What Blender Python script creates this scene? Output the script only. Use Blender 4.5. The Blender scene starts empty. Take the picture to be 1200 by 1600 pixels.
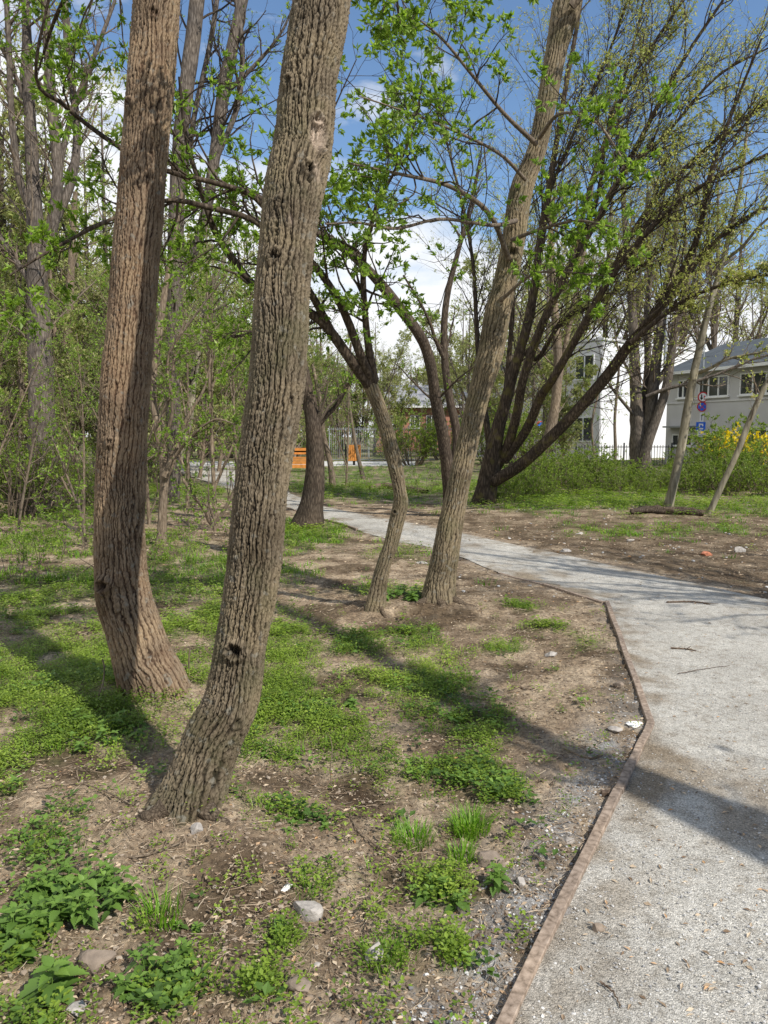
import bpy, math, random
import numpy as np
R = math.radians
rng = np.random.default_rng(7)
random.seed(7)
S = bpy.context.scene

# ------------------------------------------------------------------ camera, sky, sun
FPX, CX, CY, CAMH = 1200.0, 600.0, 800.0, 1.6
PITCH = math.atan(0.1)
cam_d = bpy.data.cameras.new('camera'); cam = bpy.data.objects.new('camera', cam_d)
S.collection.objects.link(cam); S.camera = cam
cam.location = (0, 0, CAMH); cam.rotation_euler = (math.pi/2 - PITCH, 0, 0)
cam_d.sensor_fit = 'VERTICAL'; cam_d.sensor_height = 36; cam_d.lens = 36*FPX/1600
cam_d.clip_start = 0.05; cam_d.clip_end = 3000
SUN_H = np.array([0.725, -0.69]); SUN_H /= np.linalg.norm(SUN_H); SUN_EL = R(44)
sun_dir = np.array([SUN_H[0]*math.cos(SUN_EL), SUN_H[1]*math.cos(SUN_EL), math.sin(SUN_EL)])
from mathutils import Vector
sl = bpy.data.lights.new('sun', 'SUN'); so = bpy.data.objects.new('sun', sl); S.collection.objects.link(so)
sl.energy = 5.0; sl.angle = R(0.5); sl.color = (1.0, 0.955, 0.885)
so.rotation_euler = Vector(sun_dir).to_track_quat('Z', 'Y').to_euler(); so.location = (5, -5, 12)
W = bpy.data.worlds.new('World'); S.world = W; W.use_nodes = True
nt = W.node_tree; nt.nodes.clear()
def N(nt, t, **k):
    n = nt.nodes.new(t)
    for a, b in k.items(): setattr(n, a, b)
    return n
def ramp(nt, stops, interp='LINEAR'):
    n = nt.nodes.new('ShaderNodeValToRGB'); cr = n.color_ramp; cr.interpolation = interp
    while len(cr.elements) > 1: cr.elements.remove(cr.elements[-1])
    cr.elements[0].position = stops[0][0]
    cr.elements[0].color = (*stops[0][1], 1)
    for p, c in stops[1:]:
        e = cr.elements.new(p); e.color = (*c, 1)
    return n
L = nt.links.new
sky = N(nt, 'ShaderNodeTexSky', sky_type='NISHITA'); sky.sun_disc = False
sky.sun_elevation = SUN_EL; sky.sun_rotation = math.atan2(sun_dir[0], sun_dir[1])
sky.air_density = 1.0; sky.dust_density = 0.3; sky.ozone_density = 2.5
tc = N(nt, 'ShaderNodeTexCoord')
mp = N(nt, 'ShaderNodeMapping'); mp.inputs['Scale'].default_value = (1.1, 1.1, 3.0); mp.inputs['Location'].default_value = (0.35, 0.1, 0.0)
L(tc.outputs['Generated'], mp.inputs['Vector'])
cn = N(nt, 'ShaderNodeTexNoise'); cn.inputs['Scale'].default_value = 1.7; cn.inputs['Detail'].default_value = 8; cn.inputs['Roughness'].default_value = 0.55
L(mp.outputs[0], cn.inputs['Vector'])
sx = N(nt, 'ShaderNodeSeparateXYZ'); L(tc.outputs['Generated'], sx.inputs[0])
# more cloud low down and towards the left (x negative)
hz = N(nt, 'ShaderNodeMapRange'); hz.inputs[1].default_value = 0.02; hz.inputs[2].default_value = 0.40; hz.inputs[3].default_value = 0.23; hz.inputs[4].default_value = -0.075
L(sx.outputs['Z'], hz.inputs[0])
lf = N(nt, 'ShaderNodeMapRange'); lf.inputs[1].default_value = -0.10; lf.inputs[2].default_value = -0.42; lf.inputs[3].default_value = 0.0; lf.inputs[4].default_value = 0.24
L(sx.outputs['X'], lf.inputs[0])
a1 = N(nt, 'ShaderNodeMath', operation='ADD'); L(cn.outputs['Fac'], a1.inputs[0]); L(hz.outputs[0], a1.inputs[1])
a2 = N(nt, 'ShaderNodeMath', operation='ADD'); L(a1.outputs[0], a2.inputs[0]); L(lf.outputs[0], a2.inputs[1])
cr = ramp(nt, [(0.505, (0, 0, 0)), (0.54, (0.45, 0.45, 0.45)), (0.60, (1, 1, 1))]); L(a2.outputs[0], cr.inputs[0])
mx = N(nt, 'ShaderNodeMixRGB'); L(cr.outputs[0], mx.inputs[0]); 
gm = N(nt, 'ShaderNodeMixRGB', blend_type='MULTIPLY'); gm.inputs[0].default_value = 1.0; gm.inputs[2].default_value = (1.45, 1.56, 1.62, 1)
L(sky.outputs[0], gm.inputs[1]); L(gm.outputs[0], mx.inputs[1]); mx.inputs[2].default_value = (10.2, 10.4, 10.7, 1)
bg = N(nt, 'ShaderNodeBackground'); bg.inputs[1].default_value = 0.088; L(mx.outputs[0], bg.inputs[0])
wo = N(nt, 'ShaderNodeOutputWorld'); L(bg.outputs[0], wo.inputs[0])
S.view_settings.view_transform = 'Standard'; S.view_settings.look = 'None'
S.view_settings.exposure = 0.18; S.view_settings.gamma = 1.0; S.view_settings.use_curve_mapping = False
S.cycles.max_bounces = 5; S.cycles.diffuse_bounces = 2; S.cycles.transmission_bounces = 3; S.cycles.transparent_max_bounces = 6
S.cycles.use_adaptive_sampling = True

# ------------------------------------------------------------------ photo geometry helpers
cp, sp = math.cos(PITCH), math.sin(PITCH)
def ray(px, py):
    u, v = (px-CX)/FPX, (CY-py)/FPX
    d = np.array([u, cp+v*sp, -sp+v*cp]); return d/d[1]
def P(px, py, Y): return np.array([0, 0, CAMH]) + ray(px, py)*Y
def mpp(py, Y): return Y/(cp+(CY-py)/FPX*sp)/FPX          # metres per photo pixel at distance Y

# ------------------------------------------------------------------ noise
_perm = np.random.default_rng(3).permutation(256).astype(np.int64); _perm = np.concatenate([_perm, _perm, _perm])
_g = np.random.default_rng(4).normal(size=(256, 3)); _g /= np.linalg.norm(_g, axis=1)[:, None]
def _h(i, j, k): return _perm[(_perm[(_perm[i & 255] + j) & 255] + k) & 255]
def perlin(x, y, z=0.0):
    x, y, z = np.broadcast_arrays(np.asarray(x, float), np.asarray(y, float), np.asarray(z, float))
    i, j, k = np.floor(x).astype(np.int64), np.floor(y).astype(np.int64), np.floor(z).astype(np.int64)
    x, y, z = x-i, y-j, z-k
    u, v, w = [t*t*t*(t*(t*6-15)+10) for t in (x, y, z)]
    def c(a, b, d):
        g = _g[_h(i+a, j+b, k+d)]
        return g[..., 0]*(x-a)+g[..., 1]*(y-b)+g[..., 2]*(z-d)
    def lr(a, b, t): return a+(b-a)*t
    return 1.6*lr(lr(lr(c(0,0,0), c(1,0,0), u), lr(c(0,1,0), c(1,1,0), u), v),
                  lr(lr(c(0,0,1), c(1,0,1), u), lr(c(0,1,1), c(1,1,1), u), v), w)
def fbm(x, y, z=0.0, o=4, g=0.5):
    s, a = 0, 1.0
    for q in range(o):
        s = s + a*perlin(x*2**q+q*7.3, y*2**q-q*3.1, np.asarray(z)*2**q+q*1.7); a *= g
    return s
_cell = np.random.default_rng(5).random((256, 3))
def worley(x, y, z):
    i, j, k = np.floor(x).astype(np.int64), np.floor(y).astype(np.int64), np.floor(z).astype(np.int64)
    f1 = np.full(x.shape, 9.0); f2 = np.full(x.shape, 9.0)
    for a in (-1, 0, 1):
        for b in (-1, 0, 1):
            for c in (-1, 0, 1):
                p = _cell[_h(i+a, j+b, k+c)]
                d = np.sqrt((i+a+p[..., 0]-x)**2+(j+b+p[..., 1]-y)**2+(k+c+p[..., 2]-z)**2)
                n1 = np.minimum(f1, d); f2 = np.minimum(f2, np.maximum(f1, d)); f1 = n1
    return f1, f2
def sstep(a, b, x):
    t = np.clip((x-a)/(b-a), 0, 1); return t*t*(3-2*t)

# ------------------------------------------------------------------ object helpers
def tag(o, label=None, cat=None, group=None, kind=None):
    if label: o['label'] = label
    if cat: o['category'] = cat
    if group: o['group'] = group
    if kind: o['kind'] = kind
    return o
def empty(name, loc, rz=0.0):
    o = bpy.data.objects.new(name, None); S.collection.objects.link(o); o.location = tuple(loc); o.rotation_euler = (0, 0, rz)
    o.empty_display_size = 0.1
    return o
def mesh_np(name, V, F, mat, parent=None, smooth=True, attrs=None, off=None, link=True):
    """F: list of int arrays each [n,k]"""
    V = np.asarray(V, np.float64)
    if off is not None: V = V-np.asarray(off)
    if isinstance(F, np.ndarray): F = [F]
    F = [f for f in F if len(f)]
    me = bpy.data.meshes.new(name)
    me.vertices.add(len(V)); me.vertices.foreach_set('co', V.astype(np.float32).ravel())
    li = np.concatenate([f.ravel() for f in F]).astype(np.int32)
    tot = np.concatenate([np.full(len(f), f.shape[1]) for f in F]).astype(np.int32)
    st = np.concatenate([[0], np.cumsum(tot)[:-1]]).astype(np.int32)
    me.loops.add(len(li)); me.loops.foreach_set('vertex_index', li)
    me.polygons.add(len(tot)); me.polygons.foreach_set('loop_start', st); me.polygons.foreach_set('loop_total', tot)
    me.polygons.foreach_set('use_smooth', np.full(len(tot), smooth))
    for k, a in (attrs or {}).items():
        a = np.asarray(a, np.float32)
        if a.ndim == 2:
            at = me.attributes.new(k, 'FLOAT_VECTOR', 'POINT'); at.data.foreach_set('vector', a.ravel())
        else:
            at = me.attributes.new(k, 'FLOAT', 'POINT'); at.data.foreach_set('value', a)
    me.update(calc_edges=True); me.validate()
    me.materials.append(mat)
    o = bpy.data.objects.new(name, me)
    if link: S.collection.objects.link(o)
    if parent is not None: o.parent = parent
    return o
def copy_tree(o, parent=None):
    c = o.copy(); S.collection.objects.link(c); c.parent = parent
    for ch in list(o.children):
        if ch is not c: copy_tree(ch, c)
    return c
class MB:
    """collects boxes / prisms / discs into one mesh"""
    def __init__(s): s.V = []; s.F = []; s.n = 0
    def add(s, V, F):
        V = np.asarray(V, float); s.V.append(V)
        for f in F: s.F.append([i+s.n for i in f])
        s.n += len(V); return s
    def box(s, x0, x1, y0, y1, z0, z1):
        V = [(x, y, z) for x in (x0, x1) for y in (y0, y1) for z in (z0, z1)]
        return s.add(V, [(0,1,3,2), (4,6,7,5), (0,4,5,1), (2,3,7,6), (0,2,6,4), (1,5,7,3)])
    def disc(s, c, r, y0, y1, n=32, r_in=0.0):
        a = np.linspace(0, 2*math.pi, n, endpoint=False); V = []; F = []
        for y in (y0, y1):
            V += [(c[0]+r*math.cos(t), y, c[1]+r*math.sin(t)) for t in a]
        if r_in:
            for y in (y0, y1): V += [(c[0]+r_in*math.cos(t), y, c[1]+r_in*math.sin(t)) for t in a]
            for i in range(n):
                j = (i+1) % n
                F += [(i, j, 2*n+j, 2*n+i), (n+i, 3*n+i, 3*n+j, n+j), (i, n+i, n+j, j), (2*n+i, 2*n+j, 3*n+j, 3*n+i)]
        else:
            F = [tuple(range(n)), tuple(range(2*n-1, n-1, -1))]+[(i, n+i, n+(i+1) % n, (i+1) % n) for i in range(n)]
        return s.add(V, F)
    def prism(s, pts, y0, y1):
        n = len(pts); V = [(x, y0, z) for x, z in pts]+[(x, y1, z) for x, z in pts]
        return s.add(V, [tuple(range(n)), tuple(range(2*n-1, n-1, -1))]+[(i, n+i, n+(i+1) % n, (i+1) % n) for i in range(n)])
    def build(s, name, mat, parent=None, bevel=0.0, smooth=False):
        me = bpy.data.meshes.new(name); me.from_pydata(np.concatenate(s.V).tolist(), [], s.F); me.materials.append(mat)
        import bmesh
        bm = bmesh.new(); bm.from_mesh(me); bmesh.ops.recalc_face_normals(bm, faces=bm.faces); bm.to_mesh(me); bm.free()
        o = bpy.data.objects.new(name, me); S.collection.objects.link(o)
        if parent is not None: o.parent = parent
        if bevel:
            m = o.modifiers.new('bevel', 'BEVEL'); m.width = bevel; m.segments = 2
        return o
def nrm(a): return a/np.maximum(np.linalg.norm(a, axis=-1, keepdims=True), 1e-9)
def tubes(pts, rad, ns):
    """pts [N,K,3], rad [N,K] -> verts, quads"""
    Nn, K = rad.shape
    T = np.gradient(pts, axis=1); T = nrm(T)
    ref = np.array([0.31, 0.93, 0.17]); A = np.cross(np.broadcast_to(ref, T.shape), T); A = nrm(A); B = np.cross(T, A)
    a = np.arange(ns)*2*math.pi/ns
    V = pts[:, :, None, :]+rad[:, :, None, None]*(np.cos(a)[None, None, :, None]*A[:, :, None, :]+np.sin(a)[None, None, :, None]*B[:, :, None, :])
    idx = np.arange(Nn*K*ns).reshape(Nn, K, ns); nx = np.roll(idx, -1, axis=2)
    F = np.stack([idx[:, :-1], nx[:, :-1], nx[:, 1:], idx[:, 1:]], -1).reshape(-1, 4)
    return V.reshape(-1, 3), F
def merge(parts):
    Vs, Fs, n = [], [], 0
    for V, F in parts:
        Vs.append(V); Fs.append(F+n); n += len(V)
    return np.concatenate(Vs), Fs

# ------------------------------------------------------------------ materials
def mat(name):
    m = bpy.data.materials.new(name); m.use_nodes = True; nt = m.node_tree
    return m, nt, nt.nodes['Principled BSDF'], nt.nodes['Material Output']
def plain(name, col, rough=0.7, metal=0.0, var=0.12, scale=8.0, bump=0.0, spec=0.3):
    m, nt, b, o = mat(name); L = nt.links.new
    tc = N(nt, 'ShaderNodeTexCoord'); n = N(nt, 'ShaderNodeTexNoise'); n.inputs['Scale'].default_value = scale; n.inputs['Detail'].default_value = 6
    L(tc.outputs['Object'], n.inputs['Vector'])
    r = ramp(nt, [(0.3, tuple(c*(1-var) for c in col)), (0.7, tuple(min(1, c*(1+var)) for c in col))]); L(n.outputs['Fac'], r.inputs[0])
    L(r.outputs[0], b.inputs['Base Color']); b.inputs['Roughness'].default_value = rough; b.inputs['Metallic'].default_value = metal
    b.inputs['Specular IOR Level'].default_value = spec
    if bump:
        bp = N(nt, 'ShaderNodeBump'); bp.inputs['Strength'].default_value = bump; bp.inputs['Distance'].default_value = 0.02
        L(n.outputs['Fac'], bp.inputs['Height']); L(bp.outputs[0], b.inputs['Normal'])
    return m
def leafmat(name, stops, trans=0.45, rough=0.45):
    m, nt, b, o = mat(name); L = nt.links.new
    at = N(nt, 'ShaderNodeAttribute', attribute_name='rnd'); r = ramp(nt, [(i/(len(stops)-1), c) for i, c in enumerate(stops)])
    L(at.outputs['Fac'], r.inputs[0]); L(r.outputs[0], b.inputs['Base Color']); b.inputs['Roughness'].default_value = rough
    b.inputs['Specular IOR Level'].default_value = 0.35
    t = N(nt, 'ShaderNodeBsdfTranslucent'); hs = N(nt, 'ShaderNodeHueSaturation'); hs.inputs['Saturation'].default_value = 1.1; hs.inputs['Value'].default_value = 1.5
    L(r.outputs[0], hs.inputs['Color']); L(hs.outputs[0], t.inputs[0])
    mx = N(nt, 'ShaderNodeMixShader'); mx.inputs[0].default_value = trans
    L(b.outputs[0], mx.inputs[1]); L(t.outputs[0], mx.inputs[2]); L(mx.outputs[0], o.inputs[0])
    return m
def barkmat(name, dark, mid, light, scale=22.0, stretch=0.2, bump=0.8, moss=0.0, dist=0.012):
    """furrowed bark in object space, stretched along the stem"""
    m, nt, b, o = mat(name); L = nt.links.new
    tc = N(nt, 'ShaderNodeTexCoord'); mp = N(nt, 'ShaderNodeMapping'); mp.inputs['Scale'].default_value = (1, 1, stretch)
    L(tc.outputs['Object'], mp.inputs['Vector'])
    v = N(nt, 'ShaderNodeTexVoronoi', feature='DISTANCE_TO_EDGE'); v.inputs['Scale'].default_value = scale; L(mp.outputs[0], v.inputs['Vector'])
    n = N(nt, 'ShaderNodeTexNoise'); n.inputs['Scale'].default_value = scale*1.6; n.inputs['Detail'].default_value = 8; n.inputs['Roughness'].default_value = 0.7; L(mp.outputs[0], n.inputs['Vector'])
    big = N(nt, 'ShaderNodeTexNoise'); big.inputs['Scale'].default_value = 2.2; big.inputs['Detail'].default_value = 5; L(tc.outputs['Object'], big.inputs['Vector'])
    ma = N(nt, 'ShaderNodeMath', operation='MULTIPLY_ADD'); ma.inputs[1].default_value = 0.9; L(v.outputs['Distance'], ma.inputs[0]); L(n.outputs['Fac'], ma.inputs[2])
    r = ramp(nt, [(0.35, dark), (0.6, mid), (0.95, light)]); L(ma.outputs[0], r.inputs[0])
    mr = ramp(nt, [(0.3, (0.72, 0.72, 0.74)), (0.7, (1.2, 1.15, 1.08))]); L(big.outputs['Fac'], mr.inputs[0])
    mu = N(nt, 'ShaderNodeMixRGB', blend_type='MULTIPLY'); mu.inputs[0].default_value = 1; L(r.outputs[0], mu.inputs[1]); L(mr.outputs[0], mu.inputs[2])
    col = mu.outputs[0]
    if moss:
        mn = N(nt, 'ShaderNodeTexNoise'); mn.inputs['Scale'].default_value = 4.5; mn.inputs['Detail'].default_value = 7; L(tc.outputs['Object'], mn.inputs['Vector'])
        m2 = ramp(nt, [(0.56-moss*0.15, (0, 0, 0)), (0.66-moss*0.1, (0.8, 0.8, 0.8))]); L(mn.outputs['Fac'], m2.inputs[0])
        mm = N(nt, 'ShaderNodeMixRGB'); L(m2.outputs[0], mm.inputs[0]); L(col, mm.inputs[1]); mm.inputs[2].default_value = (0.10, 0.085, 0.028, 1); col = mm.outputs[0]
    L(col, b.inputs['Base Color']); b.inputs['Roughness'].default_value = 0.9; b.inputs['Specular IOR Level'].default_value = 0.15
    bp = N(nt, 'ShaderNodeBump'); bp.inputs['Strength'].default_value = bump; bp.inputs['Distance'].default_value = dist
    L(ma.outputs[0], bp.inputs['Height']); L(bp.outputs[0], b.inputs['Normal'])
    return m
def nearbark(name, dark, mid, light, wound=(0.42, 0.33, 0.25), tint=(0.085, 0.085, 0.038), tamt=0.45):
    """bark whose ridges are real geometry: attribute bh = ridge height, bc = coordinates that follow the stem"""
    m, nt, b, o = mat(name); L = nt.links.new
    bh = N(nt, 'ShaderNodeAttribute', attribute_name='bh'); bc = N(nt, 'ShaderNodeAttribute', attribute_name='bc'); wd = N(nt, 'ShaderNodeAttribute', attribute_name='wound')
    mp = N(nt, 'ShaderNodeMapping'); mp.inputs['Scale'].default_value = (1, 1, 0.3); L(bc.outputs['Vector'], mp.inputs['Vector'])
    n = N(nt, 'ShaderNodeTexNoise'); n.inputs['Scale'].default_value = 130; n.inputs['Detail'].default_value = 7; n.inputs['Roughness'].default_value = 0.7; L(mp.outputs[0], n.inputs['Vector'])
    big = N(nt, 'ShaderNodeTexNoise'); big.inputs['Scale'].default_value = 5; big.inputs['Detail'].default_value = 6; L(bc.outputs['Vector'], big.inputs['Vector'])
    ad = N(nt, 'ShaderNodeMath', operation='MULTIPLY_ADD'); ad.inputs[1].default_value = 0.75; L(n.outputs['Fac'], ad.inputs[0]); L(bh.outputs['Fac'], ad.inputs[2])
    hf = N(nt, 'ShaderNodeMath', operation='MULTIPLY'); hf.inputs[1].default_value = 0.62; L(ad.outputs[0], hf.inputs[0]); r = ramp(nt, [(0.26, dark), (0.50, mid), (0.88, light)]); L(hf.outputs[0], r.inputs[0])
    mr = ramp(nt, [(0.3, (0.62, 0.60, 0.55)), (0.5, (1, 1, 1)), (0.68, (1.35, 1.33, 1.24))]); L(big.outputs['Fac'], mr.inputs[0])
    mu = N(nt, 'ShaderNodeMixRGB', blend_type='MULTIPLY'); mu.inputs[0].default_value = 1; L(r.outputs[0], mu.inputs[1]); L(mr.outputs[0], mu.inputs[2])
    tn = N(nt, 'ShaderNodeTexNoise'); tn.inputs['Scale'].default_value = 3.2; tn.inputs['Detail'].default_value = 9; tn.inputs['Roughness'].default_value = 0.72; L(bc.outputs['Vector'], tn.inputs['Vector'])
    tr_ = ramp(nt, [(0.48, (0, 0, 0)), (0.64, (tamt, tamt, tamt))]); L(tn.outputs['Fac'], tr_.inputs[0])
    mt = N(nt, 'ShaderNodeMixRGB'); L(tr_.outputs[0], mt.inputs[0]); L(mu.outputs[0], mt.inputs[1]); mt.inputs[2].default_value = (*tint, 1)
    ln_ = N(nt, 'ShaderNodeTexNoise'); ln_.inputs['Scale'].default_value = 26; ln_.inputs['Detail'].default_value = 6; L(bc.outputs['Vector'], ln_.inputs['Vector'])
    lr_ = ramp(nt, [(0.60, (0, 0, 0)), (0.68, (0.5, 0.5, 0.5))]); L(ln_.outputs['Fac'], lr_.inputs[0])
    ml = N(nt, 'ShaderNodeMixRGB'); L(lr_.outputs[0], ml.inputs[0]); L(mt.outputs[0], ml.inputs[1]); ml.inputs[2].default_value = (0.21, 0.20, 0.165, 1)
    mw = N(nt, 'ShaderNodeMixRGB'); L(wd.outputs['Fac'], mw.inputs[0]); L(ml.outputs[0], mw.inputs[1]); mw.inputs[2].default_value = (*wound, 1)
    L(mw.outputs[0], b.inputs['Base Color']); b.inputs['Roughness'].default_value = 0.88; b.inputs['Specular IOR Level'].default_value = 0.2
    bp = N(nt, 'ShaderNodeBump'); bp.inputs['Strength'].default_value = 0.7; bp.inputs['Distance'].default_value = 0.004
    L(n.outputs['Fac'], bp.inputs['Height']); L(bp.outputs[0], b.inputs['Normal'])
    return m
M = {}
M['barkA'] = nearbark('furrowed_bark', (0.012, 0.009, 0.006), (0.062, 0.047, 0.030), (0.170, 0.135, 0.090))
M['barkB'] = nearbark('reddish_furrowed_bark', (0.018, 0.011, 0.007), (0.092, 0.061, 0.038), (0.225, 0.166, 0.108), tint=(0.15, 0.075, 0.04), tamt=0.3)
M['barkC'] = nearbark('pale_furrowed_bark', (0.018, 0.013, 0.008), (0.090, 0.069, 0.043), (0.22, 0.175, 0.112))
M['bark_dark'] = barkmat('dark_bark', (0.020, 0.015, 0.011), (0.065, 0.050, 0.037), (0.15, 0.12, 0.09), scale=34)
M['bark_moss'] = barkmat('mossy_bark', (0.018, 0.014, 0.010), (0.055, 0.042, 0.03), (0.14, 0.11, 0.08), moss=0.05)
M['bark_grey'] = barkmat('grey_bark', (0.035, 0.029, 0.024), (0.11, 0.093, 0.077), (0.22, 0.19, 0.16))
M['bark_pale'] = barkmat('smooth_pale_bark', (0.10, 0.09, 0.06), (0.22, 0.20, 0.145), (0.34, 0.315, 0.24), scale=9, bump=0.3)
M['bark_tan'] = barkmat('tan_bark', (0.07, 0.052, 0.035), (0.18, 0.14, 0.10), (0.32, 0.26, 0.19), scale=26)
M['twig_dark'] = barkmat('dark_twig_bark', (0.03, 0.022, 0.016), (0.06, 0.046, 0.034), (0.11, 0.09, 0.065), scale=30, bump=0.3)
M['twig_grey'] = barkmat('grey_twig_bark', (0.08, 0.062, 0.045), (0.15, 0.12, 0.09), (0.24, 0.20, 0.15), scale=30, bump=0.3)
M['leaf_bright'] = leafmat('bright_spring_leaf', [(0.075, 0.13, 0.018), (0.15, 0.24, 0.032), (0.24, 0.36, 0.055), (0.38, 0.48, 0.11)], 0.5)
M['leaf_olive'] = leafmat('yellow_green_young_leaf', [(0.20, 0.27, 0.04), (0.34, 0.38, 0.08), (0.47, 0.48, 0.15), (0.54, 0.46, 0.26)], 0.4)
M['leaf_pale'] = leafmat('pale_far_leaf', [(0.16, 0.21, 0.05), (0.26, 0.30, 0.09), (0.36, 0.37, 0.14), (0.40, 0.38, 0.18)], 0.4)
M['leaf_shrub'] = leafmat('shrub_leaf', [(0.07, 0.12, 0.014), (0.14, 0.21, 0.03), (0.23, 0.31, 0.05), (0.34, 0.40, 0.09)], 0.45)
M['leaf_ground'] = leafmat('ground_cover_leaf', [(0.06, 0.105, 0.014), (0.13, 0.20, 0.024), (0.23, 0.32, 0.042), (0.36, 0.43, 0.09)], 0.35)
M['leaf_nettle'] = leafmat('nettle_leaf', [(0.05, 0.095, 0.018), (0.085, 0.155, 0.028), (0.13, 0.225, 0.04), (0.20, 0.31, 0.06)], 0.3, 0.5)
M['leaf_ivy'] = leafmat('dark_round_leaf', [(0.02, 0.06, 0.01), (0.035, 0.10, 0.014), (0.06, 0.16, 0.02), (0.10, 0.22, 0.03)], 0.25)
M['grass'] = leafmat('grass_blade', [(0.07, 0.15, 0.015), (0.12, 0.25, 0.02), (0.19, 0.36, 0.03), (0.33, 0.40, 0.10)], 0.4)
M['flower_yellow'] = leafmat('forsythia_blossom', [(0.60, 0.46, 0.01), (0.78, 0.62, 0.02), (0.88, 0.74, 0.04)], 0.3)
M['litter'] = leafmat('dry_litter', [(0.08, 0.05, 0.03), (0.21, 0.14, 0.085), (0.36, 0.27, 0.18), (0.56, 0.46, 0.33), (0.46, 0.22, 0.06)], 0.1, 0.8)
M['straw'] = leafmat('dry_straw', [(0.15, 0.10, 0.065), (0.28, 0.205, 0.14), (0.40, 0.31, 0.21), (0.52, 0.43, 0.31)], 0.05, 0.8)
M['crumb'] = leafmat('soil_crumb', [(0.11, 0.078, 0.052), (0.19, 0.145, 0.10), (0.28, 0.22, 0.16), (0.36, 0.30, 0.23)], 0.0, 0.95)
M['pebble'] = leafmat('grey_pebble', [(0.13, 0.125, 0.125), (0.26, 0.255, 0.25), (0.42, 0.41, 0.39), (0.60, 0.58, 0.54)], 0.0, 0.8)
M['stone'] = plain('weathered_stone', (0.33, 0.30, 0.265), 0.85, var=0.3, scale=30, bump=0.5)
M['stone_dark'] = plain('earthy_stone', (0.21, 0.165, 0.125), 0.9, var=0.3, scale=25, bump=0.5)
M['white_scrap'] = plain('white_scrap', (0.75, 0.73, 0.68), 0.7, var=0.1, scale=30)
M['brick'] = plain('broken_brick', (0.42, 0.16, 0.09), 0.9, var=0.3, scale=30, bump=0.4)
M['bark_root'] = barkmat('root_bark', (0.03, 0.022, 0.015), (0.10, 0.076, 0.053), (0.21, 0.168, 0.12), scale=60, stretch=1.0)
M['deadwood'] = barkmat('dead_wood', (0.05, 0.035, 0.025), (0.13, 0.095, 0.07), (0.26, 0.2, 0.15), scale=40, stretch=0.5)
M['orange_wood'] = plain('orange_stained_wood', (0.55, 0.22, 0.05), 0.55, var=0.25, scale=6)
M['black_metal'] = plain('black_metal', (0.03, 0.03, 0.033), 0.5, 0.3)
M['grey_metal'] = plain('galvanised_metal', (0.32, 0.34, 0.35), 0.5, 0.4)
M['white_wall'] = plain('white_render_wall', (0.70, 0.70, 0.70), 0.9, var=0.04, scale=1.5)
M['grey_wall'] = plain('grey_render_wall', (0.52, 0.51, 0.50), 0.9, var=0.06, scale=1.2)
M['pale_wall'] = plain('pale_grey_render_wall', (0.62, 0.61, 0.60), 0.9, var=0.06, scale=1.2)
M['roof'] = plain('blue_grey_sheet_roof', (0.082, 0.092, 0.098), 0.6, var=0.2, scale=2.0)
M['slate'] = plain('dark_grey_roof', (0.24, 0.24, 0.25), 0.8, var=0.2, scale=2.0)
M['win_frame'] = plain('white_window_frame', (0.78, 0.78, 0.76), 0.5, var=0.03)
M['glass'] = plain('window_glass', (0.035, 0.04, 0.045), 0.06, var=0.3, scale=1.0, spec=0.9)
M['sign_red'] = plain('sign_red', (0.55, 0.02, 0.03), 0.4, var=0.05); M['sign_white'] = plain('sign_white', (0.8, 0.8, 0.8), 0.4, var=0.03)
M['sign_blue'] = plain('sign_blue', (0.02, 0.14, 0.72), 0.4, var=0.05); M['sign_black'] = plain('sign_black', (0.02, 0.02, 0.02), 0.4)

# ------------------------------------------------------------------ ground relief and the path outline
def gflat(px, py):
    d = ray(px, py); t = -CAMH/d[2]; return d[0]*t, d[1]*t
LEFT = [(790,1600),(965,1243),(1017,1135),(948,943),(850,914),(780,896),(722,873),(669,855),(625,848),(558,829),(517,817),(450,795),(400,778),(350,762),(300,745),(262,730)]
RIGHT = [(1200,937),(1083,911),(967,887),(873,867),(792,850),(722,833),(680,825),(607,811),(507,792),(455,772),(405,745),(372,733)]
left = [gflat(*p) for p in LEFT]; right = [gflat(*p) for p in RIGHT]
x0, y0 = left[0]
leftw = [(-1.9, -3.0), (-0.75, 0.3)]+left
rightw = [(1.6, -3.5), (2.5, 0.0), (3.3, 3.0), (3.9, 6.0)]+right
PATH = np.array(leftw+[(-16.0, 44.0), (-6.0, 44.0)]+rightw[::-1])
def pathdist(x, y):
    """signed distance to the path outline, positive inside"""
    x = np.asarray(x, float); y = np.asarray(y, float)
    d = np.full(x.shape, 1e9); ins = np.zeros(x.shape, bool); n = len(PATH)
    for i in range(n):
        ax, ay = PATH[i]; bx, by = PATH[(i+1) % n]; ex, ey = bx-ax, by-ay
        t = np.clip(((x-ax)*ex+(y-ay)*ey)/(ex*ex+ey*ey), 0, 1)
        d = np.minimum(d, (x-ax-t*ex)**2+(y-ay-t*ey)**2)
        if ay != by: ins ^= ((ay > y) != (by > y)) & (x < (bx-ax)*(y-ay)/(by-ay)+ax)
    d = np.sqrt(d); return np.where(ins, d, -d)
mnd = gflat(640, 968)
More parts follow.
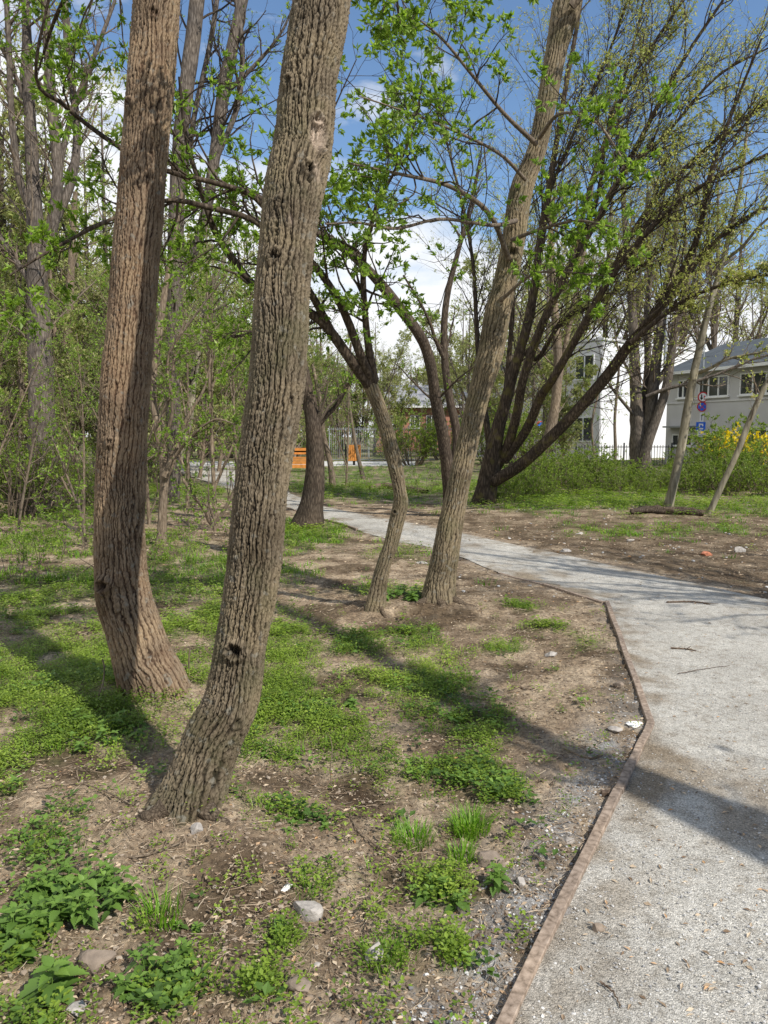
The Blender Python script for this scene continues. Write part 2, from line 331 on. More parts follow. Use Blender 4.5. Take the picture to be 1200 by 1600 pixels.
def hb(x, y):
    """large relief shared by soil and path"""
    x = np.asarray(x, float); y = np.asarray(y, float)
    h = 0.035*perlin(x*0.45+3.1, y*0.45, 0.5)*sstep(1.5, 3.5, y)
    h = h + 0.10*np.exp(-(((x-mnd[0]-0.05)/0.75)**2+((y-mnd[1]-0.35)/0.55)**2)**2)
    h = h + 0.09*np.exp(-((x-gflat(290,1280)[0])**2+(y-gflat(290,1280)[1])**2)/0.35**2)
    h = h + 0.07*np.exp(-((x-gflat(235,1085)[0])**2+(y-gflat(235,1085)[1])**2)/0.5**2)
    pdw = sstep(0.35, -0.3, pathdist(x, y))
    h = h*pdw
    far = sstep(12.5, 16.0, y)*sstep(0.5, 4.0, x-0.0)
    return h + 0.12*far*(1+0.6*perlin(x*0.3, y*0.3, 2.2))*sstep(0.0, -2.0, pathdist(x, y))
def hfine(x, y):
    near = np.exp(-np.maximum(y-3, 0)/9.0)
    r = 0.012*fbm(x*3.2, y*3.2, 0.3, 3)+near*(0.012*fbm(x*13, y*13, 1.3, 4, 0.66))
    # the little eroded scarp under the two middle trees
    sx_, sy_ = mnd
    sc = np.exp(-((x-sx_-0.02)/0.33)**2)*np.exp(-((y-sy_+0.03)/0.07)**2)
    r = r - 0.07*sc*(1+0.8*perlin(x*14, y*14, 4.0))
    return r
def gz(x, y, pd=None):
    """height of the soil sheet"""
    pd = pathdist(x, y) if pd is None else pd
    return hb(x, y)+hfine(x, y)*sstep(0.10, -0.05, pd)-0.07*sstep(0.02, 0.2, pd)
def pz(x, y):
    return hb(x, y)+0.006
def G(px, py):
    """point of the ground seen at a photo pixel"""
    d = ray(px, py); o = np.array([0, 0, CAMH]); t = -CAMH/d[2]
    for _ in range(8):
        p = o+d*t; z = float(hb(np.array([p[0]]), np.array([p[1]]))[0]); t = (z-CAMH)/d[2]
    return o+d*t
def ground_at(x, y):
    a = np.array([x]), np.array([y]); pd = pathdist(*a)
    return float(pz(*a)[0]) if pd[0] > 0.1 else float(gz(*a)[0])
# green cover density, blobs where the photo is green: (px, py, half width px, half height px, weight)
BLOBS = [(120,1040,190,90,1.1),(60,930,140,45,0.9),(330,900,130,60,0.75),(470,830,70,22,1.2),(340,970,120,40,0.8),(300,1010,60,30,0.8),
 (130,1130,120,50,1.0),(40,1200,70,45,0.85),(430,1010,90,50,0.9),(560,1010,70,20,0.8),(440,1090,90,50,1.1),(640,1060,95,30,0.9),(560,1060,60,30,0.6),(500,1130,90,35,0.8),(700,1120,80,45,0.9),
 (660,1180,80,40,0.95),(730,1205,60,28,1.0),(790,1240,45,18,0.9),(430,1170,50,22,0.6),(30,850,90,25,0.8),(200,850,90,25,0.6),(130,800,120,20,0.7),
 (610,925,55,14,0.9),(630,860,50,16,0.5),(640,1000,50,16,0.8),(720,1025,40,9,0.8),(790,1012,35,9,0.8),(815,950,22,7,0.8),(850,985,40,10,0.5),(905,1010,40,10,0.4),(280,1080,60,40,0.9),
 (505,1365,48,32,0.9),(500,1275,70,22,0.6),(690,1395,48,24,0.8),(435,1470,40,16,0.5),(410,1540,38,20,0.7),(350,1480,30,12,0.7),(680,1480,50,14,0.7),(710,1500,30,14,0.7),(60,1290,50,30,0.5),(320,1540,30,16,0.4),(30,1500,50,40,0.5),(60,1590,60,30,0.5),(250,1560,50,30,0.35),(40,1360,40,50,0.5),(600,1440,30,20,0.5),(590,1490,50,30,0.4),
 (900,785,170,16,1.2),(1120,800,120,12,1.0),(700,765,90,14,0.9),(600,760,110,14,0.9),(1000,830,130,10,0.55),(1150,830,60,8,0.6),(850,800,80,9,0.9),(560,745,60,8,0.9),(30,735,90,10,0.9),(250,880,50,40,0.6)]
_bl = []
for px, py, hw, hh, w in BLOBS:
    c = gflat(px, py); e = gflat(px, py+hh); r_ = gflat(px+hw, py)
    _bl.append((c[0], c[1], abs(r_[0]-c[0]), abs(e[1]-c[1])*1.1, w))
def green(x, y, pd=None):
    pd = pathdist(x, y) if pd is None else pd
    g = np.zeros(np.shape(x))
    for cx_, cy_, rx_, ry_, w in _bl:
        g = np.maximum(g, w*np.exp(-(((x-cx_)/rx_)**2+((y-cy_)/ry_)**2)))
    far = sstep(17, 22, y)*0.8
    g = np.maximum(g, far*(1-sstep(-1.0, 0.5, pd)))
    n = fbm(x*2.2+9, y*2.2, 2.0, 4, 0.7)
    return np.clip(g*1.0+0.75*n*(0.25+g)-0.10, 0, 1)*sstep(0.0, -0.12, pd)

# ------------------------------------------------------------------ ground sheet
s = 0.0027
ys = [-7.0, -5, -3, -1.5, -0.5, 0.3, 0.8, 1.2]
y = 1.45
while y < 12: ys.append(y); y *= 1+s*1.15
while y < 26: ys.append(y); y *= 1.009
while y < 700: ys.append(y); y *= 1.05
ys = np.array(ys)
cs = np.arange(-0.62, 0.6201, s)
tail = 0.62*np.cumprod(np.full(26, 1.11)); cs = np.concatenate([-tail[::-1], cs, tail])
YY = np.repeat(ys[:, None], len(cs), 1); XX = cs[None, :]*(np.maximum(YY, 1.45)+0.5)
fx, fy = XX.ravel(), YY.ravel()
pd = pathdist(fx, fy)
Z = gz(fx, fy, pd)
gr = green(fx, fy, pd)
idx = np.arange(len(fx)).reshape(XX.shape)
F = np.stack([idx[:-1, :-1], idx[:-1, 1:], idx[1:, 1:], idx[1:, :-1]], -1).reshape(-1, 4)
grav = np.clip(sstep(-0.55, -0.02, pd)*sstep(5.2, 3.6, fy)+0.3*sstep(-0.25, 0.0, pd), 0, 1)*(0.5+0.9*fbm(fx*5, fy*5, 7.0, 3))
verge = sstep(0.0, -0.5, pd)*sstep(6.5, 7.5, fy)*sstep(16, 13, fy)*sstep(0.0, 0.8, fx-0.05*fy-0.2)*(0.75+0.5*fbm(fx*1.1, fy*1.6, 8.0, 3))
soil_dark = sstep(-0.05, 0.45, fbm(fx*1.5+4, fy*1.5, 5.0, 4, 0.6)+0.25*sstep(600, 0, 600+(fx*0)))
m, nt, b, o_ = mat('earth_with_litter'); L = nt.links.new
tc = N(nt, 'ShaderNodeTexCoord')
def noise(nt, vec, sc, det=8, ro=0.6, dim=None):
    n = N(nt, 'ShaderNodeTexNoise'); n.inputs['Scale'].default_value = sc; n.inputs['Detail'].default_value = det; n.inputs['Roughness'].default_value = ro
    nt.links.new(vec, n.inputs['Vector']); return n
n1 = noise(nt, tc.outputs['Object'], 2.6, 10, 0.65); n2 = noise(nt, tc.outputs['Object'], 38, 8, 0.7); n3 = noise(nt, tc.outputs['Object'], 160, 5, 0.7)
soil = ramp(nt, [(0.32, (0.125, 0.088, 0.056)), (0.48, (0.25, 0.188, 0.125)), (0.62, (0.40, 0.315, 0.22))]); L(n1.outputs['Fac'], soil.inputs[0])
det = ramp(nt, [(0.32, (0.42, 0.39, 0.36)), (0.5, (1, 1, 1)), (0.68, (1.6, 1.55, 1.45))]); L(n2.outputs['Fac'], det.inputs[0])
mu = N(nt, 'ShaderNodeMixRGB', blend_type='MULTIPLY'); mu.inputs[0].default_value = 1; L(soil.outputs[0], mu.inputs[1]); L(det.outputs[0], mu.inputs[2])
at = N(nt, 'ShaderNodeAttribute', attribute_name='soil_dark'); dm = N(nt, 'ShaderNodeMixRGB', blend_type='MULTIPLY'); L(at.outputs['Fac'], dm.inputs[0]); L(mu.outputs[0], dm.inputs[1]); dm.inputs[2].default_value = (0.44, 0.42, 0.39, 1)
ga = N(nt, 'ShaderNodeAttribute', attribute_name='grav'); gc = ramp(nt, [(0.35, (0.12, 0.11, 0.10)), (0.5, (0.3, 0.29, 0.27)), (0.65, (0.5, 0.48, 0.45))]); L(n3.outputs['Fac'], gc.inputs[0])
gx = N(nt, 'ShaderNodeMixRGB'); L(ga.outputs['Fac'], gx.inputs[0]); L(dm.outputs[0], gx.inputs[1]); L(gc.outputs[0], gx.inputs[2])
gg = N(nt, 'ShaderNodeAttribute', attribute_name='green'); gcol = ramp(nt, [(0.3, (0.05, 0.075, 0.02)), (0.6, (0.10, 0.15, 0.035)), (0.75, (0.2, 0.19, 0.1))]); L(n2.outputs['Fac'], gcol.inputs[0])
gf = N(nt, 'ShaderNodeMath', operation='MULTIPLY'); gf.inputs[1].default_value = 0.75; L(gg.outputs['Fac'], gf.inputs[0])
gy = N(nt, 'ShaderNodeMixRGB'); L(gf.outputs[0], gy.inputs[0]); L(gx.outputs[0], gy.inputs[1]); L(gcol.outputs[0], gy.inputs[2])
L(gy.outputs[0], b.inputs['Base Color']); b.inputs['Roughness'].default_value = 0.95; b.inputs['Specular IOR Level'].default_value = 0.15
ad = N(nt, 'ShaderNodeMath', operation='MULTIPLY_ADD'); ad.inputs[1].default_value = 0.35; L(n3.outputs['Fac'], ad.inputs[0]); L(n2.outputs['Fac'], ad.inputs[2])
bp = N(nt, 'ShaderNodeBump'); bp.inputs['Strength'].default_value = 0.9; bp.inputs['Distance'].default_value = 0.02; L(ad.outputs[0], bp.inputs['Height']); L(bp.outputs[0], b.inputs['Normal'])
M['earth'] = m
tag(mesh_np('ground', np.stack([fx, fy, Z], 1), F, m, attrs={'green': gr, 'grav': grav, 'soil_dark': np.clip(np.maximum(soil_dark, 1.15*verge), 0, 1.3)}), kind='structure')  # soil darkened in random damp patches, plus a darker band along the verge

# ------------------------------------------------------------------ gravel path sheet
def resample(pts, n):
    pts = np.asarray(pts, float); d = np.concatenate([[0], np.cumsum(np.linalg.norm(np.diff(pts, axis=0), axis=1))])
    t = np.linspace(0, d[-1], n); return np.stack([np.interp(t, d, pts[:, k]) for k in range(pts.shape[1])], 1)
m, nt, b, o_ = mat('fine_crushed_gravel'); L = nt.links.new
tc = N(nt, 'ShaderNodeTexCoord')
n1 = noise(nt, tc.outputs['Object'], 1.3, 8, 0.6); n2 = noise(nt, tc.outputs['Object'], 120, 6, 0.75); n4 = noise(nt, tc.outputs['Object'], 14, 6, 0.65)
vo = N(nt, 'ShaderNodeTexVoronoi'); vo.inputs['Scale'].default_value = 210; L(tc.outputs['Object'], vo.inputs['Vector'])
hs = N(nt, 'ShaderNodeSeparateColor'); L(vo.outputs['Color'], hs.inputs[0])
base = ramp(nt, [(0.3, (0.37, 0.347, 0.305)), (0.7, (0.53, 0.505, 0.45))]); L(n1.outputs['Fac'], base.inputs[0])
gr1 = ramp(nt, [(0.0, (0.5, 0.49, 0.47)), (0.25, (0.86, 0.86, 0.85)), (0.75, (1.08, 1.08, 1.07)), (1.0, (1.5, 1.48, 1.45))]); L(hs.outputs[0], gr1.inputs[0])
gr2 = ramp(nt, [(0.32, (0.55, 0.54, 0.52)), (0.5, (1, 1, 1)), (0.7, (1.2, 1.2, 1.2))]); L(n2.outputs['Fac'], gr2.inputs[0])
gr3 = ramp(nt, [(0.33, (0.74, 0.71, 0.67)), (0.5, (1, 1, 1)), (0.7, (1.1, 1.1, 1.1))]); L(n4.outputs['Fac'], gr3.inputs[0])
dr = N(nt, 'ShaderNodeAttribute', attribute_name='dirt')
c = base.outputs[0]
for g_ in (gr1, gr2, gr3):
    mu = N(nt, 'ShaderNodeMixRGB', blend_type='MULTIPLY'); mu.inputs[0].default_value = 1; L(c, mu.inputs[1]); L(g_.outputs[0], mu.inputs[2]); c = mu.outputs[0]
dx = N(nt, 'ShaderNodeMixRGB', blend_type='MULTIPLY'); L(dr.outputs['Fac'], dx.inputs[0]); L(c, dx.inputs[1]); dx.inputs[2].default_value = (0.56, 0.48, 0.39, 1); c = dx.outputs[0]
L(c, b.inputs['Base Color']); b.inputs['Roughness'].default_value = 0.9; b.inputs['Specular IOR Level'].default_value = 0.25
ad = N(nt, 'ShaderNodeMath', operation='MULTIPLY_ADD'); ad.inputs[1].default_value = -0.6; L(vo.outputs['Distance'], ad.inputs[0]); L(n2.outputs['Fac'], ad.inputs[2])
ad2 = N(nt, 'ShaderNodeMath', operation='MULTIPLY_ADD'); ad2.inputs[1].default_value = 1.2; L(n4.outputs['Fac'], ad2.inputs[0]); L(ad.outputs[0], ad2.inputs[2])
bp = N(nt, 'ShaderNodeBump'); bp.inputs['Strength'].default_value = 0.8; bp.inputs['Distance'].default_value = 0.008; L(ad2.outputs[0], bp.inputs['Height']); L(bp.outputs[0], b.inputs['Normal'])
M['gravel'] = m
NS, NC = 1500, 110
Lp = resample(leftw+[(-16.0, 44.0)], NS); Rp = resample(rightw+[(-6.0, 44.0)], NS)
# match the two edges by photo order: pair on distance y
tl = np.linspace(0, 1, NS)
Rp2 = np.stack([np.interp(Lp[:, 1]*1.0, np.maximum.accumulate(Rp[:, 1]+np.arange(NS)*1e-6), Rp[:, k]) for k in (0, 1)], 1)
k_ = min(NS-1, int(np.argmax(Lp[:, 1] > Rp[0, 1]+0.01)))
tt = np.linspace(0, 1, NC)[None, :, None]
PG = Lp[:, None, :]*(1-tt)+Rp2[:, None, :]*tt
px_, py_ = PG[..., 0].ravel(), PG[..., 1].ravel()
zz = pz(px_, py_)+0.006*fbm(px_*2.2, py_*2.2, 3.0, 3)-0.004*sstep(0.3, 0.6, perlin(px_*5.2, py_*3.1, 9.0))+0.0015*fbm(px_*20, py_*20, 1.0, 2)
idx = np.arange(NS*NC).reshape(NS, NC)
F = np.stack([idx[:-1, :-1], idx[:-1, 1:], idx[1:, 1:], idx[1:, :-1]], -1).reshape(-1, 4)
tag(mesh_np('path', np.stack([px_, py_, zz], 1), F, M['gravel'], attrs={'dirt': np.clip(sstep(0.42, 0.0, pathdist(px_, py_))*(0.35+0.9*fbm(px_*4, py_*4, 2.0, 4, 0.6))+0.75*sstep(0.15, 0.8, fbm(px_*0.9, py_*0.7, 5.0, 5, 0.62)), 0, 1)}), kind='structure')
# pale paved square in the distance
M['paving'] = plain('pale_paving', (0.55, 0.53, 0.50), 0.9, var=0.1, scale=2)
mb = MB(); mb.box(-14, 3.5, 40.0, 46.5, -0.05, 0.03)
tag(mb.build('pavement', M['paving']), kind='structure')
mb = MB(); mb.box(3.52, 60, 38.5, 44, -0.05, 0.04)
M['asphalt'] = plain('asphalt', (0.06, 0.06, 0.062), 0.9, scale=5)
tag(mb.build('road', M['asphalt']), kind='structure')

# ------------------------------------------------------------------ timber edging boards
M['board'] = barkmat('weathered_brown_board', (0.12, 0.092, 0.068), (0.27, 0.212, 0.165), (0.40, 0.325, 0.26), scale=24, stretch=1.0, bump=0.3, dist=0.003)
def board(p, q, label, h=0.026, th=0.040, over=0.0):
    a, c = np.array(p), np.array(q); d = c-a; ln = np.linalg.norm(d); u = d/ln; n = np.array([-u[1], u[0]])
    K = max(4, int(ln/0.06)); t = np.linspace(0, 1, K+1); V = []; Fs = []
    for i, s_ in enumerate(t):
        c_ = a+d*s_; w = 0.002*math.sin(s_*17+a[0]*9); zt = float(hb(np.array([c_[0]]), np.array([c_[1]]))[0])+h+0.004*math.sin(s_*5+a[1]*4)
        for sn, zz_ in ((-1, -0.13), (-1, -0.003), (-0.86, 0.0), (0.86, 0.0), (1, -0.003), (1, -0.13)):
            V.append((c_[0]+n[0]*(sn*th/2+w), c_[1]+n[1]*(sn*th/2+w), zt+zz_))
    for i in range(K):
        for j in range(6): Fs.append((i*6+j, i*6+(j+1) % 6, (i+1)*6+(j+1) % 6, (i+1)*6+j))
    Fs += [tuple(range(6)), tuple(K*6+j for j in range(5, -1, -1))]
    rt = (a[0], a[1], 0); m_ = MB(); m_.add(np.array(V)-np.array(rt), Fs); o = m_.build('edging_board', M['board']); o.location = rt
    return tag(o, label, 'edging board', 'wooden boards edging the gravel path')
bl = [left[0], left[1], left[2], left[3], left[4], left[5]]
ext = np.array(left[0])-(np.array(left[1])-np.array(left[0]))*0.9
board(ext, left[1], 'long edging board running from the bottom of the photo up to the pegged joint')
e1 = np.array(left[1]); e2 = np.array(left[2])
board(e1+(e2-e1)*0.01, e2, 'short edging board between the long foreground board and the outer path corner')
board(left[2], left[3], 'edging board from the outer path corner up to the inner bend, littered on its left')
board(np.array(left[3])+np.array([-0.03, 0.01]), left[4], 'thin dark edging board leading left from the inner bend of the path', h=0.02)
board(left[4], left[5], 'half buried edging board in the brown soil right of the middle trees', h=0.012)
board(left[9], left[11], 'far edging board beside the path, right of the dark leaning trunk', h=0.03)
# little peg at the joint
pg = empty('joint_peg', (left[1][0]-0.045, left[1][1]+0.005, hb(np.array([left[1][0]]), np.array([left[1][1]]))[0]))
mb = MB(); mb.box(-0.028, 0.028, -0.012, 0.012, -0.08, 0.018); o = mb.build('peg_wood', M['deadwood'], pg, bevel=0.003)
tag(pg, 'small dark wooden peg holding the joint of the foreground edging boards', 'peg')

# ------------------------------------------------------------------ trees
def spline(ctrl, n):
    """ctrl rows (..): Catmull-Rom through the control rows"""
    c = np.asarray(ctrl, float); c = np.vstack([2*c[0]-c[1], c, 2*c[-1]-c[-2]]); m_ = len(c)-3
    u = np.linspace(0, m_-1e-6, n); i = u.astype(int); t = (u-i)[:, None]
    p0, p1, p2, p3 = c[i], c[i+1], c[i+2], c[i+3]
    return 0.5*((2*p1)+(-p0+p2)*t+(2*p0-5*p1+4*p2-p3)*t*t+(-p0+3*p1-3*p2+p3)*t**3)
def pxline(pts, Y0, Y1=None, n=14, wob=0.0):
    """photo polyline (px,py,width px) at distance Y0..Y1 -> world points, radii"""
    Y1 = Y0 if Y1 is None else Y1; k = len(pts); ctrl = []
    for i, (a, b_, w) in enumerate(pts):
        Y = Y0+(Y1-Y0)*i/(k-1); p = P(a, b_, Y); ctrl.append([*p, w/2*mpp(b_, Y)])
    s_ = spline(ctrl, n); s_[:, 3] = np.maximum(s_[:, 3], 0.002)
    return s_[:, :3], s_[:, 3]
def near_trunk(ctrl, Y0, Y1, ns, nz, amp, cell, feats, mat_, parent, off, flare=0.5, flare_h=0.1, lobes=5, seed=0, name='trunk', base_t=0.14):
    pts, rad = pxline(ctrl, Y0, Y1, nz)
    # even spacing
    d = np.concatenate([[0], np.cumsum(np.linalg.norm(np.diff(pts, axis=0), axis=1))]); t = np.linspace(0, d[-1], nz)
    c = np.stack([np.interp(t, d, pts[:, k]) for k in range(3)], 1); r = np.interp(t, d, rad); sdist = t
    T = nrm(np.gradient(c, axis=0)); X = nrm(np.cross(np.broadcast_to([0., 1, 0], T.shape), T)); Yv = np.cross(T, X)
    th = np.linspace(0, 2*math.pi, ns, endpoint=False)+math.pi/2
    TH, SS = np.meshgrid(th, sdist); RR = np.repeat(r[:, None], ns, 1); r0 = float(np.mean(r))
    bx, by, bz = r0*np.cos(TH)+seed, r0*np.sin(TH), SS
    sc = 1/cell
    wx = 0.5*fbm(bx*sc*0.7, by*sc*0.7, bz*sc*0.25, 3); wy = 0.5*fbm(bx*sc*0.7+31, by*sc*0.7, bz*sc*0.25+5, 3)
    wx *= 0.7; wy *= 0.7
    nr = max(6, int(round(2*math.pi*r0/(cell*1.9)))); ar = TH*nr/(2*math.pi)
    w1 = 0.95*perlin(bx*9, by*9, bz*3.6)+0.34*perlin(bx*34, by*34, bz*15)+0.16*perlin(bx*80, by*80, bz*60); w2 = 1.05*perlin(bx*9+40, by*9, bz*4.1)+0.34*perlin(bx*34, by*34+50, bz*17)+0.16*perlin(bx*80, by*80+9, bz*60)
    s1_ = np.abs(np.sin(math.pi*(ar+w1))); s2_ = np.abs(np.sin(math.pi*(ar+0.5+w2)))
    e1_ = perlin(bx*20, by*20+7, bz*13)
    h1_ = sstep(0.0, 0.50+0.25*e1_, s1_)*(0.25+0.75*sstep(0.0, 0.42-0.3*e1_, s2_))
    n2_ = perlin(bx*sc*1.7+wy+9, by*sc*1.7+wx, bz*sc/4.5-wy*1.2); h2_ = sstep(0.0, 0.26, np.abs(n2_))
    n3_ = perlin(bx*sc*2.6+wy, by*sc*2.6+19, bz*sc*0.75+bx*sc*1.2+wx); h3_ = sstep(0.02, 0.22, np.abs(n3_))
    fine = 0.5+0.5*fbm(bx*sc*4, by*sc*4, bz*sc*1.2, 3, 0.6)
    bh = np.clip(h1_*(0.50+0.28*h2_)*(0.72+0.28*h3_)+0.42*fine*(0.35+0.65*h1_)+0.02, 0, 1.2)
    low = 0.06*fbm(bx*3/r0*0.12, by*3/r0*0.12, bz*1.4, 3)+0.02*fbm(bx*14, by*14, bz*5, 2)
    fl = np.exp(-np.maximum(SS-base_t, 0)/flare_h)
    RRt = RR*(1+low+fl*flare*(0.55+0.45*np.cos(lobes*TH+seed)+0.25*np.cos(2*TH+seed*2)))+amp*(bh-0.85)
    dirv = np.cos(TH)[..., None]*X[:, None, :]+np.sin(TH)[..., None]*Yv[:, None, :]
    V = c[:, None, :]+RRt[..., None]*dirv
    wound = np.zeros(V.shape[:2])
    for (fpx, fpy, kind, size, a_) in feats:
        w = 0
        Yt = float(np.interp(-fpy, [-p[1] for p in ctrl], np.linspace(Y0, Y1, len(ctrl))))
        ctr = P(fpx, fpy, Yt-0.85*float(np.interp(-fpy, [-p[1] for p in ctrl], [p[2] for p in ctrl]))*0.5*mpp(fpy, Yt))
        dd = (V-ctr); dd[..., 2] *= (0.55 if kind in ('bump', 'wound') else 1.0); ds = np.linalg.norm(dd, axis=-1)
        if kind == 'bump': V = V+(a_*np.exp(-(ds/size)**2)*(1+0.35*fbm(bx*60, by*60, bz*60, 2)))[..., None]*dirv
        elif kind == 'ring':
            V = V+(a_*(np.exp(-((ds-size)/(size*0.45))**2)-1.3*np.exp(-(ds/(size*0.6))**2))*(1+0.6*fbm(bx*70, by*70, bz*70, 2)))[..., None]*dirv
            bh = bh*(1-0.95*np.exp(-(ds/(size*0.75))**2))
        elif kind == 'wound':
            k = np.exp(-(ds/size)**4); V = V-(a_*k)[..., None]*dirv; wound = np.maximum(wound, k*(0.75+0.6*fbm(bx*60, by*60, bz*12, 3))); bh = bh*(1-0.5*k)
    idx = np.arange(nz*ns).reshape(nz, ns); nx = np.roll(idx, -1, 1)
    F = np.stack([idx[:-1], nx[:-1], nx[1:], idx[1:]], -1).reshape(-1, 4)
    o = mesh_np(name, V.reshape(-1, 3), F, mat_, parent, True, {'bh': bh.ravel(), 'bc': np.stack([bx, by, bz], -1).reshape(-1, 3), 'wound': np.clip(wound, 0, 1).ravel()}, off=off)
    return c, r
def grow(P0, D0, Ln, R0, K, wander, up, rg, rend=0.3, clump=0):
    n = len(P0); pts = np.zeros((n, K, 3)); pts[:, 0] = P0; d = D0.copy(); st = (Ln/(K-1))[:, None]
    for k in range(1, K):
        d = nrm(d+rg.normal(size=(n, 3))*wander+np.array([0, 0, up])); pts[:, k] = pts[:, k-1]+d*st
    rad = R0[:, None]*np.linspace(1, rend, K)[None, :]
    return pts, np.maximum(rad, 0.0012)
def children(pts, rad, per, tmin, tmax, ang, ln, lvar, rr, rg, taperL=0.5, rabs=None):
    n, K, _ = pts.shape; N_ = n*per
    pi = np.repeat(np.arange(n), per); t = rg.uniform(tmin, tmax, N_); f = t*(K-1); i = np.minimum(f.astype(int), K-2); w = (f-i)[:, None]
    p = pts[pi, i]*(1-w)+pts[pi, i+1]*w; T = nrm(pts[pi, i+1]-pts[pi, i]); r = rad[pi, i]*(1-w[:, 0])+rad[pi, i+1]*w[:, 0]
    q = nrm(np.cross(T, rg.normal(size=(N_, 3)))); a = np.radians(rg.normal(ang, ang*0.25, N_))[:, None]
    D = nrm(T*np.cos(a)+q*np.sin(a))
    plen = np.linalg.norm(np.diff(pts, axis=1), axis=2).sum(1)[pi]
    Ln = (ln if rabs else ln*plen)*(1-taperL*t)*rg.uniform(1-lvar, 1+lvar, N_)
    return p, D, Ln, r*rr
def leafquads(p, d, size, rg, aspect=0.5, spread=0.8, hang=0.0):
    n = len(p); s_ = size*rg.uniform(0.4, 1.45, n)
    a = nrm(d+rg.normal(size=(n, 3))*spread+np.array([0, 0, -hang])); side = nrm(np.cross(a, rg.normal(size=(n, 3)))); nn = np.cross(a, side)
    tip = p+a*s_[:, None]; m_ = p+a*(0.45*s_)[:, None]
    w = (aspect*0.5*s_)[:, None]; fold = nn*(0.18*s_)[:, None]
    V = np.stack([p, m_-side*w+fold, tip, m_+side*w+fold], 1).reshape(-1, 3)
    F = np.arange(4*n).reshape(n, 4); rnd = np.repeat(np.clip(rg.normal(0.5, 0.24, n), 0, 1), 4)
    return V, F, rnd
def flatleafset(lv, lf, rnds): 
    V, Fs = merge(list(zip(lv, lf))); return V, Fs, np.concatenate(rnds)
def crown(root, off, stems, levels, rg, limbmat, twigmat, leaf=None, limb_name='limb', K0=14, limb_sides=10, own_limbs=True, branch_name='branches'):
    """stems: list of (pts, rad). levels: dicts per,tmin,tmax,ang,len,lvar,rr,K,sides,wander,up,rend. leaf: dict"""
    if own_limbs:
        for (p, r) in stems:
            V, F = tubes(p[None], r[None], limb_sides); mesh_np(limb_name, V, F, limbmat, root, off=off)
    pts = np.stack([resample(p, K0) for p, r in stems]); rad = np.stack([np.interp(np.linspace(0, 1, K0), np.linspace(0, 1, len(r)), r) for p, r in stems])
    parts = []; last = None
    for lv in levels:
        p, D, Ln, R0 = children(pts, rad, lv['per'], lv.get('tmin', 0.2), lv.get('tmax', 1.0), lv.get('ang', 45), lv['len'], lv.get('lvar', 0.35), lv.get('rr', 0.5), rg, lv.get('taper', 0.5), lv.get('abs'))
        if 'bias' in lv: D = nrm(D+np.array(lv['bias']))
        if 'rmax' in lv: R0 = np.minimum(R0, lv['rmax'])
        pts, rad = grow(p, D, Ln, R0, lv.get('K', 6), lv.get('wander', 0.18), lv.get('up', 0.04), rg, lv.get('rend', 0.3))
        parts.append(tubes(pts, rad, lv.get('sides', 4)))
        last = (pts, rad)
    V, F = merge(parts); mesh_np(branch_name, V, F, twigmat, root, off=off)
    if leaf:
        pts, rad = last; n, K, _ = pts.shape; lv, lf, rn = [], [], []
        cl = leaf.get('cluster', 1); per = leaf['per']; N_ = n*per
        pi = np.repeat(np.arange(n), per); t = rg.uniform(leaf.get('tmin', 0.3), 1.0, N_)
        keep = rg.random(N_) < leaf.get('keep', 1.0); pi, t = pi[keep], t[keep]
        f = t*(K-1); i = np.minimum(f.astype(int), K-2); w = (f-i)[:, None]
        q = pts[pi, i]*(1-w)+pts[pi, i+1]*w; T = nrm(pts[pi, i+1]-pts[pi, i])
        if 'mask' in leaf:
            k = leaf['mask'](q); q, T = q[k], T[k]
        q = np.repeat(q, cl, 0); T = np.repeat(T, cl, 0)
        V, F, rnd = leafquads(q, T, leaf['size'], rg, leaf.get('aspect', 0.5), leaf.get('spread', 0.8), leaf.get('hang', 0.0))
        mesh_np('foliage', V, F, leaf['mat'], root, False, {'rnd': rnd}, off=off)
    return last
def g3(px, py): p = G(px, py); return np.array([p[0], p[1], ground_at(p[0], p[1])])

# tree A : big furrowed trunk in the foreground
bA = g3(288, 1278); YA = bA[1]+0.08
rA = empty('broadleaf_tree', bA); tag(rA, 'thick furrowed trunk nearest the camera, leaning right, with a healed wound near the top', 'tree')
ctA = [(262,1345,112),(282,1290,104),(298,1250,97),(316,1200,90),(335,1150,88),(363,1090,83),(378,1000,80),(395,900,84),(407,780,80),(415,720,82),(433,600,86),(438,530,86),(441,450,86),(449,375,87),(458,309,90),(466,265,91),(473,225,91),(484,112,88),(503,0,86),(512,-150,84),(520,-320,78)]
cA, radA = near_trunk(ctA, YA, YA+0.62, 330, 1000, 0.019, 0.0150,
  [(368,1018,'ring',0.034,0.02),(440,318,'ring',0.03,0.007),(480,266,'ring',0.030,0.026),(500,207,'wound',0.045,0.014),(497,186,'ring',0.024,0.024),(508,230,'ring',0.026,0.03),(507,265,'wound',0.042,0.018),(372,1130,'ring',0.025,0.012),(430,400,'ring',0.03,0.012),(453,345,'wound',0.018,0.006),(450,125,'ring',0.022,0.012)],
  M['barkA'], rA, bA, flare=0.50, flare_h=0.13, lobes=5, seed=1.0)
